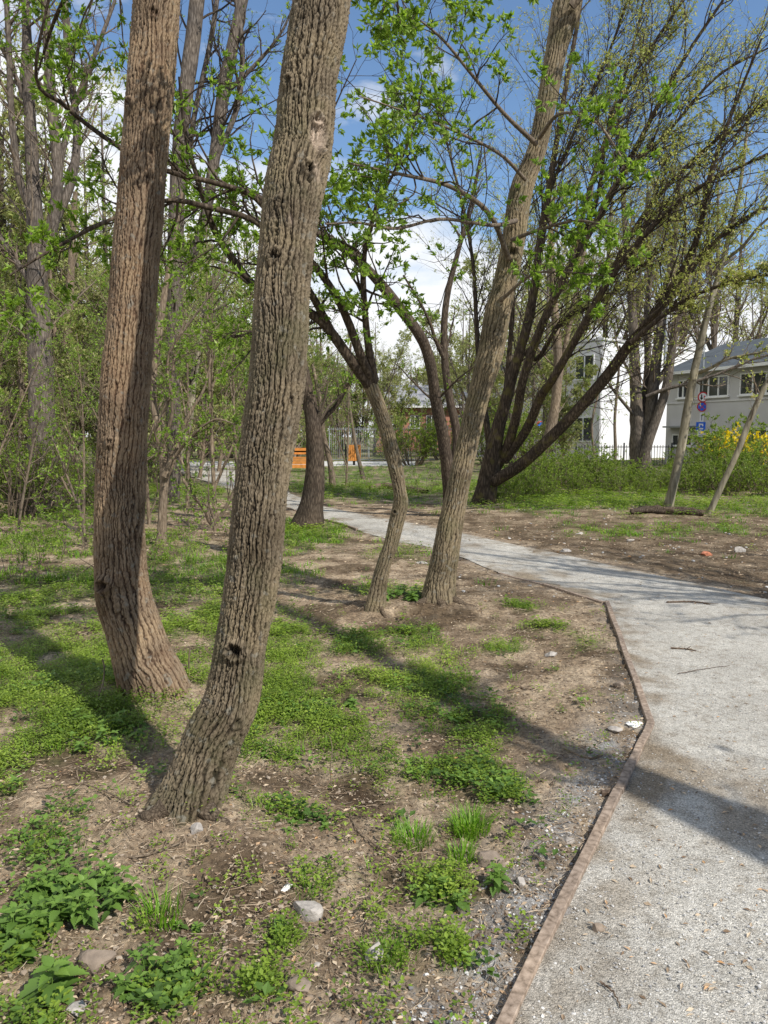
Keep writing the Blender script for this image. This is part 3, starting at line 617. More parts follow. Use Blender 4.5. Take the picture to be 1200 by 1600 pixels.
# tree B : left trunk
bB = g3(238, 1085); YB = bB[1]+0.10
rB = empty('broadleaf_tree', bB); tag(rB, 'left reddish brown trunk, bent near its base, a root spreading right into green cover', 'tree')
ctB = [(262,1150,104),(252,1110,102),(240,1070,97),(225,1030,90),(209,980,84),(196,940,84),(190,900,80),(187,830,76),(188,750,75),(193,670,74),(197,600,73),(205,500,72),(212,400,71),(220,310,70),(227,225,70),(237,110,70),(245,0,70),(256,-150,68),(266,-320,64)]
near_trunk(ctB, YB, YB+0.1, 290, 900, 0.014, 0.0165,
  [(163,915,'ring',0.04,0.02),(160,925,'bump',0.05,0.02),(176,690,'ring',0.03,0.014),(200,160,'ring',0.025,0.014),(205,105,'bump',0.05,0.01),(232,118,'ring',0.02,0.009),(235,195,'ring',0.016,0.009),(200,655,'ring',0.02,0.008),(240,20,'ring',0.03,0.01)],
  M['barkB'], rB, bB, flare=0.45, flare_h=0.14, lobes=3, seed=2.3)
# root spur to the right of B
rt = spline(np.array([[*(g3(262,1062)+[0,0.02,0.05]), 0.06], [*(g3(285,1052)+[0,0,0.015]), 0.045], [*(g3(305,1052)+[0,0,-0.0]), 0.028], [*(g3(328,1055)+[0,0,-0.03]), 0.012]]), 14)
V, F = tubes(rt[None, :, :3], rt[None, :, 3], 12); mesh_np('root', V, F, M['bark_root'], rB, off=bB)

def spurs(root, off, cx_, cy_, r0, dirs, mat_, ln=0.35, seed=0):
    q = np.random.default_rng(seed)
    for a_, l_ in dirs:
        a = R(a_); pts = []
        for t in np.linspace(0, 1, 7):
            d = r0*0.72+l_*ln*t; aa = a+0.35*t*t*q.normal(); x, y = cx_+d*math.cos(aa), cy_+d*math.sin(aa); g_ = ground_at(x, y)
            pts.append([x, y, g_+(0.035*(1-t)**2-0.02*t-0.3*r0*(0.26*(1-t)+0.05)), r0*(0.26*(1-t)+0.05)])
        sp_ = spline(pts, 26); rr = sp_[:, 3][None]*(1+0.12*fbm(np.arange(26)*0.4+seed, 0.0, a_*0.1, 2))[None]
        V, F = tubes(sp_[None, :, :3], rr, 14); mesh_np('root', V, F, mat_, root, off=off)
spurs(rA, bA, bA[0], YA, 0.13, [(205, 0.55), (330, 0.4)], M['bark_root'], seed=1)
spurs(rB, bB, bB[0], YB, 0.16, [(200, 0.5)], M['bark_root'], seed=2)
# tree C : slim crooked tree in the middle
bC = g3(588, 950); YC = bC[1]+0.03
rC = empty('broadleaf_tree', bC); tag(rC, 'slim crooked trunk forking into dark arching limbs, just left of the stouter middle tree', 'tree')
near_trunk([(582,985,34),(587,945,31),(592,915,26),(602,875,22),(611,850,22),(622,805,24),(626,785,23),(624,765,20),(619,735,22),(611,700,23),(603,670,22),(592,635,21),(580,605,22),(572,588,22)], YC, YC, 130, 480, 0.009, 0.016,
  [(617,800,'ring',0.02,0.008),(577,912,'ring',0.02,0.01),(610,872,'ring',0.012,0.006)], M['barkC'], rC, bC, flare=0.3, flare_h=0.08, lobes=4, seed=4.0)
C1 = pxline([(579,604,20),(560,578,19),(545,558,17),(510,510,16),(480,487,15),(440,470,14),(395,445,14),(352,388,12),(332,352,10),(312,290,8),(290,210,6),(280,120,4)], YC, YC-0.9, 30)
C2 = pxline([(520,522,13),(498,480,12),(481,451,11),(450,400,10),(400,347,9),(330,325,9),(260,313,7),(180,340,6),(90,385,5),(15,430,3)], YC-0.2, YC-1.6, 30)
C3 = pxline([(583,600,16),(566,562,15),(539,490,13),(514,445,12),(489,412,11),(455,375,10),(400,310,9),(345,288,8),(262,268,8),(190,232,8),(130,190,7),(95,160,7),(62,138,6),(57,90,5),(76,0,4),(90,-80,3)], YC, YC-2.1, 36)
C4 = pxline([(585,596,15),(577,550,13),(572,509,11),(568,454,10),(568,420,9),(574,370,7),(600,300,5),(640,220,4),(660,130,3)], YC, YC-0.8, 26)
lvC = [dict(per=16, tmin=0.2, ang=50, len=0.30, lvar=0.4, rr=0.55, K=7, sides=5, wander=0.22, up=0.03, rmax=0.012),
       dict(per=7, tmin=0.2, ang=45, len=0.5, rr=0.6, K=5, sides=4, wander=0.25, up=0.03),
       dict(per=4, tmin=0.3, ang=45, len=0.5, rr=0.6, K=4, sides=3, wander=0.25, up=0.05, rend=0.6)]
rg = np.random.default_rng(11)
spurs(rC, bC, bC[0], YC, 0.075, [(190, 0.8), (300, 0.7)], M['bark_root'], seed=4)
crown(rC, bC, [C1, C2, C3, C4], lvC, rg, M['bark_dark'], M['twig_dark'], dict(per=4, cluster=3, size=0.043, aspect=0.42, spread=0.6, tmin=0.5, mat=M['leaf_bright'], keep=0.72))

# tree D : stout middle tree leaning right
bD = g3(686, 940); YD = bD[1]+0.08
rD = empty('broadleaf_tree', bD); tag(rD, 'stout ridged trunk in the middle leaning right to the top edge, reddish where it bends', 'tree')
near_trunk([(684,985,60),(686,940,55),(688,910,48),(697,860,42),(706,810,38),(716,760,35),(727,710,33),(738,660,32),(750,610,34),(760,575,38),(767,550,38),(772,520,40),(777,490,40),(787,450,37),(798,400,36),(806,350,37),(814,300,37),(828,262,31),(841,225,29),(856,150,31),(870,75,33),(886,10,44),(893,-10,36),(905,-100,30),(925,-300,26)], YD, YD+0.2, 190, 800, 0.012, 0.017,
  [(800,395,'ring',0.05,0.02),(762,575,'bump',0.06,0.012),(775,400,'ring',0.03,0.01)], M['barkC'], rD, bD, flare=0.28, flare_h=0.09, lobes=5, seed=6.0)
def L_(pts, a, b=None, n=20): return pxline(pts, a, b, n)
D_st = [L_([(795,405,9),(765,335,8),(705,292,7),(625,272,5),(545,255,3)], YD, YD-1.6), L_([(806,345,8),(770,352,6),(690,342,5),(620,357,5),(560,348,4),(508,350,2)], YD, YD-1.9),
        L_([(838,225,8),(790,180,6),(740,120,5),(690,60,4),(640,20,2)], YD, YD-1.2), L_([(843,215,7),(875,178,5),(930,190,4),(975,250,2)], YD, YD-1.5),
        L_([(800,375,7),(840,360,5),(900,345,4),(960,355,2)], YD, YD-1.2), L_([(782,470,6),(830,430,4),(880,425,3),(930,430,2)], YD, YD-1.0),
        L_([(893,10,14),(930,-30,12),(1000,-70,10),(1090,-110,7),(1200,-120,4)], YD, YD-0.3), L_([(820,280,6),(780,240,5),(700,200,4),(620,170,3),(560,150,2)], YD, YD-2.0)]
spurs(rD, bD, bD[0], YD, 0.15, [(215, 0.8), (275, 0.6), (335, 0.9)], M['bark_root'], seed=3)
lvD = [dict(per=12, tmin=0.25, ang=50, len=0.38, lvar=0.4, rr=0.55, K=7, sides=5, wander=0.2, up=0.03, rmax=0.01),
       dict(per=5, tmin=0.2, ang=45, len=0.5, rr=0.6, K=5, sides=4, wander=0.25, up=0.04),
       dict(per=3, tmin=0.3, ang=45, len=0.5, rr=0.6, K=4, sides=3, wander=0.25, up=0.05, rend=0.6)]
crown(rD, bD, D_st, lvD, rg, M['twig_grey'], M['twig_dark'], dict(per=4, cluster=3, size=0.043, aspect=0.42, spread=0.6, tmin=0.5, mat=M['leaf_bright'], keep=0.8))
# crowns of A and B: high limbs whose twigs droop into the top of the view
A_st = [L_([(505,-150,26),(540,-230,20),(600,-260,14),(680,-220,9),(740,-120,5),(760,-20,3)], YA+0.55, YA+1.2), L_([(510,-120,22),(530,-200,17),(575,-170,11),(610,-70,6),(625,40,3)], YA+0.55, YA+1.0),
        L_([(508,-180,22),(470,-260,16),(420,-250,11),(380,-160,7),(345,-40,4)], YA+0.55, YA+1.1), L_([(517,-260,30),(540,-420,24),(600,-600,16),(640,-760,8)], YA+0.6, YA+0.9)]
lvA = [dict(per=11, tmin=0.3, ang=50, len=0.42, lvar=0.4, rr=0.5, K=7, sides=5, wander=0.2, up=-0.03, rmax=0.01),
       dict(per=5, tmin=0.2, ang=45, len=0.5, rr=0.6, K=5, sides=4, wander=0.25, up=0.02),
       dict(per=3, tmin=0.3, ang=45, len=0.5, rr=0.6, K=4, sides=3, wander=0.25, up=0.05, rend=0.6)]
crown(rA, bA, A_st, lvA, rg, M['bark_dark'], M['twig_grey'], dict(per=4, cluster=3, size=0.036, aspect=0.42, spread=0.6, tmin=0.5, mat=M['leaf_bright'], keep=0.7))
B_st = [L_([(252,-130,24),(215,-220,18),(160,-230,12),(105,-140,7),(70,-20,4)], YB, YB+0.8), L_([(256,-170,24),(300,-280,18),(350,-290,12),(385,-190,7),(400,-60,4)], YB, YB+1.0),
        L_([(258,-220,26),(240,-380,20),(150,-480,14),(60,-480,8)], YB, YB-0.3), L_([(248,-60,14),(200,-90,11),(140,-60,8),(90,20,6),(60,110,3)], YB, YB+1.3)]
crown(rB, bB, B_st, lvA, rg, M['bark_dark'], M['twig_grey'], dict(per=4, cluster=3, size=0.04, aspect=0.42, spread=0.6, tmin=0.5, mat=M['leaf_bright'], keep=0.7))

def simple_tree(name, label, cat, base, stems, levels, bark, twig, leaf, seed, group=None, flare=0.35, sides=12, limb_name='limb', own=True):
    """stems[0] is the trunk; the rest are limbs"""
    root = empty(name, base); tag(root, label, cat, group); r_ = np.random.default_rng(seed)
    tp, tr = stems[0]; ln = np.concatenate([[0], np.cumsum(np.linalg.norm(np.diff(tp, axis=0), axis=1))])
    n2 = 60; t = np.linspace(0, ln[-1], n2); c = np.stack([np.interp(t, ln, tp[:, k]) for k in range(3)], 1); r = np.interp(t, ln, tr)*(1+flare*np.exp(-t/(tr[0]*1.6)))
    ns = 20; T = nrm(np.gradient(c, axis=0)); X = nrm(np.cross(np.broadcast_to([0., 1, 0], T.shape), T)); Yv = np.cross(T, X)
    th = np.arange(ns)*2*math.pi/ns; TH, SS = np.meshgrid(th, t); f = 1+0.09*fbm(np.cos(TH)*1.5+seed, np.sin(TH)*1.5, SS*2.2, 3)+0.25*flare*np.exp(-SS/(tr[0]*2))*np.cos(4*TH+seed)
    V = c[:, None]+(r[:, None]*f)[..., None]*(np.cos(TH)[..., None]*X[:, None]+np.sin(TH)[..., None]*Yv[:, None])
    idx = np.arange(n2*ns).reshape(n2, ns); nx = np.roll(idx, -1, 1); F = np.stack([idx[:-1], nx[:-1], nx[1:], idx[1:]], -1).reshape(-1, 4)
    mesh_np('trunk', V.reshape(-1, 3), F, bark, root, off=base)
    if own:
        for p, rr_ in stems[1:]:
            V, F = tubes(p[None], rr_[None], 9); mesh_np(limb_name, V, F, bark, root, off=base)
    crown(root, base, stems if len(stems) > 1 or True else stems, levels, r_, bark, twig, leaf, own_limbs=False)
    return root

fine = lambda per=(8, 6, 4), ln=(0.35, 0.45, 0.5), up=0.05, rmax=0.03, ang=40, tmin=0.25: [
    dict(per=per[0], tmin=tmin, ang=ang, len=ln[0], rr=0.5, K=7, sides=5, wander=0.16, up=up, rmax=rmax),
    dict(per=per[1], tmin=0.2, ang=ang, len=ln[1], rr=0.55, K=6, sides=4, wander=0.18, up=up),
    dict(per=per[2], tmin=0.2, ang=ang, len=ln[2], rr=0.6, K=4, sides=3, wander=0.2, up=up*0.5, rend=0.5)]
# E : dark tree behind D with the long arc to the left
YE = 15.2; bE = g3(704, 805); bE = np.array([P(704, 800, YE)[0], YE, ground_at(P(704,800,YE)[0], YE)])
E0 = L_([(706,830,26),(704,780,24),(698,720,20),(690,670,19),(680,620,18),(673,572,17),(660,531,17),(635,495,16),(605,456,16),(574,421,15),(539,389,14),(496,364,12),(430,320,10),(360,290,7)], YE, YE-2.5, 40)
E1 = L_([(706,740,16),(714,700,15),(712,665,14),(702,620,13),(695,564,12),(694,509,11),(698,467,10),(705,434,9),(718,385,7),(735,320,5),(750,250,3)], YE+0.1, YE, 26)
E2 = L_([(694,560,7),(680,530,6),(672,505,5),(655,470,4),(630,430,3)], YE, YE-0.5, 16)
simple_tree('broadleaf_tree', 'dark slender tree behind the stout middle trunk, one stem arching far to the left', 'tree', bE, [E0, E1, E2], fine((8,5,3), (0.22,0.45,0.5), rmax=0.025), M['bark_dark'], M['twig_dark'],
            dict(per=2, cluster=2, size=0.07, aspect=0.45, mat=M['leaf_bright'], keep=0.5), 21)
# F : mossy multi stemmed tree leaning right
YF = 17.5; bF = np.array([P(765, 790, YF)[0], YF, ground_at(P(765,790,YF)[0], YF)])
F0 = L_([(753,812,44.3),(757,780,34.4),(764,745,29.5),(770,710,26.2),(778,670,21.3),(788,635,18.9),(800,590,17.2),(815,540,15.6),(830,480,13.9),(845,380,11.5),(865,250,9.0),(885,130,7.4),(905,20,5.7),(920,-100,3.3)], YF, YF-1, 44)
FL = [L_([(772,735,18.0),(792,700,15.6),(808,645,14.8),(818,590,13.9),(850,500,13.1),(900,400,11.5),(955,305,9.0),(1015,190,7.4),(1070,90,5.7),(1130,0,4.1)], YF, YF-3, 34),
      L_([(788,720,14.8),(822,672,14.8),(845,620,13.9),(865,590,13.1),(905,520,12.3),(950,440,10.7),(1000,375,9.0),(1080,300,6.6),(1200,240,4.1)], YF-0.2, YF-4, 34),
      L_([(772,752,19.7),(815,725,18.9),(862,682,18.0),(905,638,18.0),(950,585,18.0),(985,536,16.4),(1015,502,14.8),(1055,440,11.5),(1090,370,9.8),(1110,270,7.4),(1150,160,4.9),(1190,60,3.3)], YF-0.3, YF-4.5, 36),
      L_([(768,715,11.5),(760,660,10.7),(752,600,9.0),(745,520,7.4),(740,420,5.7),(725,330,4.9),(700,230,3.3),(670,100,2.5)], YF+0.3, YF+1, 30),
      L_([(1000,510,9.0),(1045,470,8.2),(1090,405,7.4),(1150,350,5.7),(1210,320,4.1),(1300,300,2.5)], YF-3, YF-4, 22),
      L_([(862,470,8.2),(905,380,7.4),(935,300,6.6),(950,200,4.9),(985,90,4.1),(1010,-20,2.5)], YF-1.5, YF-1.5, 24),
      L_([(815,545,8.2),(840,560,7.4),(880,500,6.6),(940,470,4.9),(1020,400,4.1),(1100,350,2.5)], YF, YF-1.5, 22),
      L_([(905,400,7.4),(960,290,6.6),(1040,210,4.9),(1120,120,4.1),(1210,70,2.5)], YF-2, YF-3.5, 24),
      L_([(945,445,9),(1010,330,7.5),(1100,235,6),(1210,150,4)], YF-2, YF-3.5, 24), L_([(888,425,9),(935,250,7),(990,120,5),(1080,-20,3.5)], YF-2, YF-2.5, 24), L_([(985,535,8),(1060,475,7),(1130,445,5),(1220,425,3.5)], YF-3.2, YF-4.5, 20), L_([(830,470,8),(850,330,6.5),(900,200,5),(960,60,4),(1000,-60,3)], YF-0.5, YF-1, 24),
      L_([(790,620,9.0),(800,500,7.4),(806,400,6.6),(835,270,4.9),(850,140,3.3),(862,20,2.5)], YF+0.2, YF+0.6, 24)]
lvF = [dict(per=27, tmin=0.22, ang=34, len=0.30, lvar=0.4, rr=0.45, K=8, sides=5, wander=0.13, up=0.03, rmax=0.015, bias=(0.18, -0.05, 0.12)),
       dict(per=9, tmin=0.15, ang=36, len=0.45, rr=0.55, K=6, sides=4, wander=0.14, up=0.03),
       dict(per=6, tmin=0.15, ang=40, len=0.55, rr=0.6, K=4, sides=3, wander=0.2, up=0.02, rend=0.5)]
olive_top = lambda q: (q[:, 2] > 3.2)
simple_tree('maple_tree', 'big dark multi-stemmed tree with mossy limbs fanning right over the far verge', 'tree', bF, [F0]+FL, lvF, M['bark_moss'], M['twig_dark'],
            dict(per=3, cluster=2, size=0.05, aspect=0.38, hang=0.8, mat=M['leaf_olive'], keep=0.5, tmin=0.2), 22)
# G : dark leaning trunk left of centre
bG = g3(482, 822); YG = bG[1]
G0 = L_([(474,850,56),(480,822,46),(487,790,36),(492,750,30),(492,700,27),(489,660,24),(482,620,23),(474,590,22),(462,540,20),(450,470,17),(440,380,13),(420,280,9)], YG, YG-0.4, 40)
G1 = L_([(489,680,10),(505,655,8),(528,630,7),(548,590,5),(560,540,3)], YG, YG-0.3, 16)
simple_tree('broadleaf_tree', 'dark trunk behind the foreground tree, standing at the near edge of the path', 'tree', bG, [G0, G1], fine((7,5,4), (0.25,0.45,0.5)), M['bark_dark'], M['twig_grey'],
            dict(per=2, cluster=2, size=0.06, mat=M['leaf_bright'], keep=0.6), 23, flare=0.25)
# H, I : slim smooth trees right
for (ct, lab, sd) in (([(1040,805,18),(1045,790,14),(1056,740,13),(1066,690,13),(1074,640,13),(1083,590,12),(1095,535,11),(1108,480,10),(1130,405,8),(1155,300,6),(1170,180,4)], 'slim smooth pale trunk rising out of the fallen log in front of the grey building', 31),
                      ([(1103,812,12),(1110,798,10),(1128,758,9),(1150,712,9),(1172,655,9),(1192,610,8),(1215,565,7),(1240,500,5)], 'thin pale sapling slanting right beside the shrubs at the right edge', 32)):
    Yh = G(ct[1][0], ct[1][1]+4)[1]; bH = np.array([P(ct[1][0], ct[1][1], Yh)[0], Yh, ground_at(P(ct[1][0], ct[1][1], Yh)[0], Yh)])
    st = [L_(ct, Yh, Yh-0.3, 36)]
    if sd == 31: st += [L_([(1085,585,6),(1110,575,5),(1140,560,4),(1200,548,2)], Yh, Yh-1, 14), L_([(1128,410,6),(1160,385,5),(1190,350,4),(1250,300,2)], Yh, Yh-1, 14)]
    simple_tree('young_tree', lab, 'tree', bH, st, fine((10,5,3), (0.22,0.45,0.5), rmax=0.015, tmin=0.4), M['bark_pale'], M['twig_grey'], dict(per=2, cluster=2, size=0.06, mat=M['leaf_olive'], keep=0.4), sd, flare=0.2)
# H2 : long dark twiggy branch tree at right edge
bR = np.array([9.6, 16.8, ground_at(9.6, 16.8)])
R0 = L_([(1196,835,12),(1200,800,11),(1212,740,10),(1225,640,9)], bR[1], bR[1], 14)
# J : multi-stemmed grey tree before the white wall
YJ = 27.0; xJ = P(1003, 745, YJ)[0]; bJ = np.array([xJ, YJ, 0.0])
J0 = L_([(1003,790,46),(1002,745,34),(1000,715,30),(1000,690,30),(996,650,22),(993,600,18),(990,520,14),(984,430,11),(975,330,8),(970,200,5)], YJ, YJ, 36)
JL = [L_([(1003,735,20),(1006,700,21),(1014,660,19),(1020,610,18),(1028,540,15),(1040,460,12),(1055,370,8),(1062,260,5)], YJ, YJ-0.5, 26), L_([(1002,740,14),(1011,695,16),(1027,650,14),(1042,600,14),(1052,530,13),(1072,450,11),(1090,370,8),(1110,280,5)], YJ-0.3, YJ-1, 26),
      L_([(1001,690,10),(1005,640,12),(1012,570,11),(1010,500,10),(1015,420,8),(1012,300,5)], YJ, YJ+0.5, 20), L_([(1015,655,8),(1020,612,9),(1045,570,8),(1060,500,8),(1100,440,6),(1150,400,4)], YJ, YJ, 20)]
JL += [L_([(996,655,6),(975,630,5),(960,612,4),(945,590,3)], YJ, YJ-1, 12), L_([(1010,620,7),(1040,608,6),(1080,598,5),(1120,585,4),(1180,560,3),(1230,548,2)], YJ-0.5, YJ-2, 18), L_([(998,620,6),(985,585,5),(972,560,4),(968,540,3)], YJ, YJ-0.5, 12)]
simple_tree('broadleaf_tree', 'grey multi-stemmed tree standing before the bright white wall', 'tree', bJ, [J0]+JL, fine((11,6,4), (0.3,0.45,0.5), ang=38, rmax=0.03), M['bark_grey'], M['twig_grey'], dict(per=1, cluster=2, size=0.07, mat=M['leaf_olive'], keep=0.3), 33)
# pale leaning trunk before the grey wall
YK = 24.0; bK = np.array([P(832,755,YK)[0], YK, 0.0])
simple_tree('broadleaf_tree', 'pale leaning trunk behind the mossy limbs, before the shaded wall of the white building', 'tree', bK, [L_([(825,790,22),(833,752,18),(845,715,16),(858,680,16),(868,630,15),(872,560,14),(866,480,12),(862,400,9),(858,280,6)], YK, YK, 30), L_([(866,640,9),(880,560,8),(895,480,7),(915,380,5),(930,250,3)], YK, YK, 18)],
            fine((10,6,4), (0.3,0.45,0.5)), M['bark_tan'], M['twig_grey'], dict(per=2, cluster=2, size=0.08, aspect=0.4, hang=0.5, mat=M['leaf_pale'], keep=0.7), 34)
# M : sapling behind B
bM = g3(250, 852); YM = bM[1]
M0 = L_([(249,868,18),(252,845,15),(254,800,13),(256,760,14),(257,730,15),(252,700,13),(246,665,12),(240,630,11),(240,580,11),(247,530,11),(254,480,10),(262,430,8),(272,380,6),(285,300,4)], YM, YM+0.3, 40)
ML = [L_([(258,745,13),(268,722,12),(275,700,11),(285,670,7),(300,640,6),(318,610,4),(330,560,3)], YM, YM, 20), L_([(268,720,7),(290,692,5),(310,672,4),(338,655,3),(370,664,2)], YM, YM-0.4, 16), L_([(243,665,7),(258,640,6),(268,600,5),(275,540,4),(290,500,3)], YM, YM, 16),
      L_([(244,600,5),(220,560,4),(200,500,3)], YM, YM+0.4, 12), L_([(252,700,5),(270,640,5),(262,560,4),(300,500,3),(360,420,2)], YM, YM-0.3, 14)]
simple_tree('young_tree', 'small forked light brown tree behind the left trunk, hung with fresh leaves', 'tree', bM, [M0]+ML, [dict(per=12, tmin=0.15, ang=55, len=0.32, rr=0.5, K=6, sides=4, wander=0.2, up=0.02, rmax=0.008),
            dict(per=6, tmin=0.2, ang=50, len=0.5, rr=0.6, K=5, sides=3, wander=0.2, up=0.02), dict(per=3, tmin=0.2, ang=45, len=0.5, rr=0.6, K=4, sides=3, wander=0.2, up=0.0, rend=0.6)],
            M['bark_tan'], M['twig_grey'], dict(per=2, cluster=2, size=0.045, aspect=0.5, mat=M['leaf_bright'], keep=0.8), 35, flare=0.2)
# pale slanting trunk further back
YN = 22.0; bN = np.array([P(272,742,YN)[0], YN, 0.0])
simple_tree('young_tree', 'pale grey slanting trunk beyond the sapling, in front of the far bend of the path', 'tree', bN, [L_([(262,775,18),(272,742,15),(283,700,14),(295,655,13),(300,610,12),(307,560,11),(312,540,9),(316,490,9),(335,440,8),(352,400,6),(370,300,4)], YN, YN, 30), L_([(316,495,7),(345,480,5),(390,455,4),(430,440,2)], YN, YN-1, 14)],
            fine((10,6,4), (0.3,0.45,0.5)), M['bark_pale'], M['twig_dark'], dict(per=2, cluster=2, size=0.09, mat=M['leaf_pale'], keep=0.6), 36)
# K : tall grey old trees upper left
YK2 = 17.0; bK2 = np.array([P(70,748,YK2)[0], YK2, 0.0])
simple_tree('old_tree', 'massive grey-barked tree at the far left, splitting into several bare upright stems', 'tree', bK2,
    [L_([(66,800,50),(66,745,44),(66,650,40),(63,560,38),(60,480,34),(58,400,28),(54,330,24),(50,250,20),(45,150,17),(42,60,14),(38,-60,10)], YK2, YK2, 40),
     L_([(62,430,20),(82,350,19),(90,270,17),(82,180,16),(76,90,15),(70,0,12),(66,-100,8)], YK2, YK2-0.4, 26), L_([(84,350,14),(112,280,14),(120,200,12),(106,90,11),(102,0,9)], YK2, YK2+0.5, 22),
     L_([(54,340,13),(30,280,12),(18,180,10),(14,80,9),(10,0,8)], YK2, YK2-0.5, 22), L_([(92,260,10),(115,170,9),(150,80,7),(180,0,5)], YK2, YK2, 20), L_([(60,460,10),(20,400,8),(-20,340,6)], YK2, YK2, 14), L_([(45,170,9),(20,110,7),(-5,60,5)], YK2, YK2, 12)],
    fine((13,6,4), (0.28,0.45,0.5), rmax=0.03), M['bark_grey'], M['twig_grey'], dict(per=1, cluster=2, size=0.07, mat=M['leaf_bright'], keep=0.25), 37)
YL = 21.0; bL = np.array([P(98,738,YL)[0], YL, 0.0])
simple_tree('old_tree', 'pale straight trunk in the left thicket with leaves round its foot', 'tree', bL, [L_([(94,775,30),(97,735,24),(102,690,20),(106,640,18),(106,560,16),(108,480,13),(112,400,10),(118,300,7)], YL, YL, 34), L_([(104,600,8),(88,560,7),(85,500,6),(78,420,4)], YL, YL, 14)],
    fine((12,6,4), (0.28,0.45,0.5)), M['bark_tan'], M['twig_grey'], dict(per=2, cluster=2, size=0.07, mat=M['leaf_shrub'], keep=0.7), 38)
YO = 14.5; bO = np.array([P(295,790,YO)[0], YO, 0.0])
simple_tree('old_tree', 'tall grey trunk filling the gap between the two foreground trunks, leaning right as it rises', 'tree', bO,
    [L_([(268,820,25),(270,775,21),(272,700,21),(270,600,21),(272,500,22),(274,400,24),(278,280,24),(286,180,24),(298,90,24),(308,0,22),(318,-120,20)], YO+4, YO+4, 36),
     L_([(274,450,11),(300,400,14),(322,330,17),(336,240,18),(350,140,20),(368,50,18),(385,-30,17),(400,-120,13)], YO+4, YO+3.6, 26), L_([(338,250,8),(372,160,9),(378,60,8),(360,-40,7)], YO+3.8, YO+3.6, 20), L_([(275,380,7),(300,200,8),(330,60,8),(345,-50,7)], YO+4, YO+4.4, 20), L_([(350,150,6),(400,100,6),(440,50,4),(470,-20,3)], YO+3.8, YO+3.4, 16)],
    fine((12,6,4), (0.25,0.45,0.5), rmax=0.03), M['bark_grey'], M['twig_dark'], dict(per=1, cluster=2, size=0.07, mat=M['leaf_bright'], keep=0.3), 39)
# small saplings left
for (ct, Ys, sd, lab) in (([(24,770,4),(30,720,4),(45,640,3),(60,560,2)], 12.0, 51, 'thin bare sapling at the left edge beside the thicket'), ([(134,835,5),(128,790,4),(112,745,4),(96,700,3),(80,660,2)], 11.0, 52, 'thin dark shoot leaning left, left of the left trunk'),
                     ([(352,800,8),(330,790,8),(320,770,7),(300,745,5),(285,720,4)], 13.5, 53, 'pale bent shoot low in front of the far path bend'), ([(325,815,7),(350,780,6),(372,735,4),(380,700,3),(385,650,2)], 13.0, 54, 'slim grey shoot just left of the foreground trunk'),
                     ([(568,735,7),(560,700,6),(552,660,5),(545,600,4),(548,520,3)], 28.0, 55, 'thin grey sapling right of the orange litter bin'), ([(958,735,6),(962,690,5),(961,640,4.5),(965,590,4),(968,540,3),(960,500,2)], 25.0, 57, 'dark twiggy sapling crossing the bright white wall'), ([(937,740,5),(930,700,4),(925,650,3.5),(935,600,3)], 24.0, 58, 'thin dark sapling before the corner of the white building'), ([(520,735,10),(515,690,9),(505,650,8),(500,600,7),(488,540,5)], 24.0, 56, 'pale thin stem right beside the dark trunk by the path')):
    bs = np.array([P(ct[0][0], ct[0][1], Ys)[0], Ys, ground_at(P(ct[0][0], ct[0][1], Ys)[0], Ys)])
    stm = pxline(ct, Ys, Ys, 20); stm[0][:, 2] += bs[2]-stm[0][0, 2]-0.03
    simple_tree('sapling', lab, 'sapling', bs, [stm], fine((9,5,3), (0.4,0.5,0.5), rmax=0.01), M['bark_tan'] if sd in (53, 56) else M['twig_grey'], M['twig_dark'] if sd > 56 else M['twig_grey'], dict(per=2, cluster=2, size=0.05, mat=M['leaf_bright'], keep=0.6), sd, flare=0.1)

# trees outside the frame on the right whose shadows cross path and soil
simple_tree('shade_tree', 'leaning tree outside the right edge whose long shadow crosses path and soil', 'tree', np.array([4.15, -0.9, 0.0]),
    [(spline(np.array([[4.15,-0.9,-0.1],[4.6,-0.9,2.5],[5.22,-0.74,5.0],[6.4,-0.1,9.5],[6.8,0.1,11.5]]), 30), np.linspace(0.14, 0.06, 30)),
     (spline(np.array([[6.16,-0.15,8.6],[6.3,0.2,9.6],[6.3,0.8,11.0]]), 14), np.linspace(0.07, 0.03, 14))], fine((7,5,3), (0.2,0.45,0.5), tmin=0.55), M['bark_grey'], M['twig_grey'], dict(per=1, cluster=2, size=0.07, mat=M['leaf_bright'], keep=0.3), 61)
simple_tree('shade_tree', 'upright tree outside the right edge casting the second fainter shadow on the path', 'tree', np.array([4.1, 0.5, 0.0]),
    [(spline(np.array([[4.1,0.45,-0.1],[4.3,0.35,2.0],[4.62,0.14,4.0],[4.85,-0.0,4.8],[5.6,-0.4,7.2]]), 30), np.linspace(0.12, 0.07, 30))], fine((10,5,3), (0.25,0.45,0.5)), M['bark_grey'], M['twig_grey'], dict(per=1, cluster=2, size=0.07, mat=M['leaf_bright'], keep=0.3), 62)

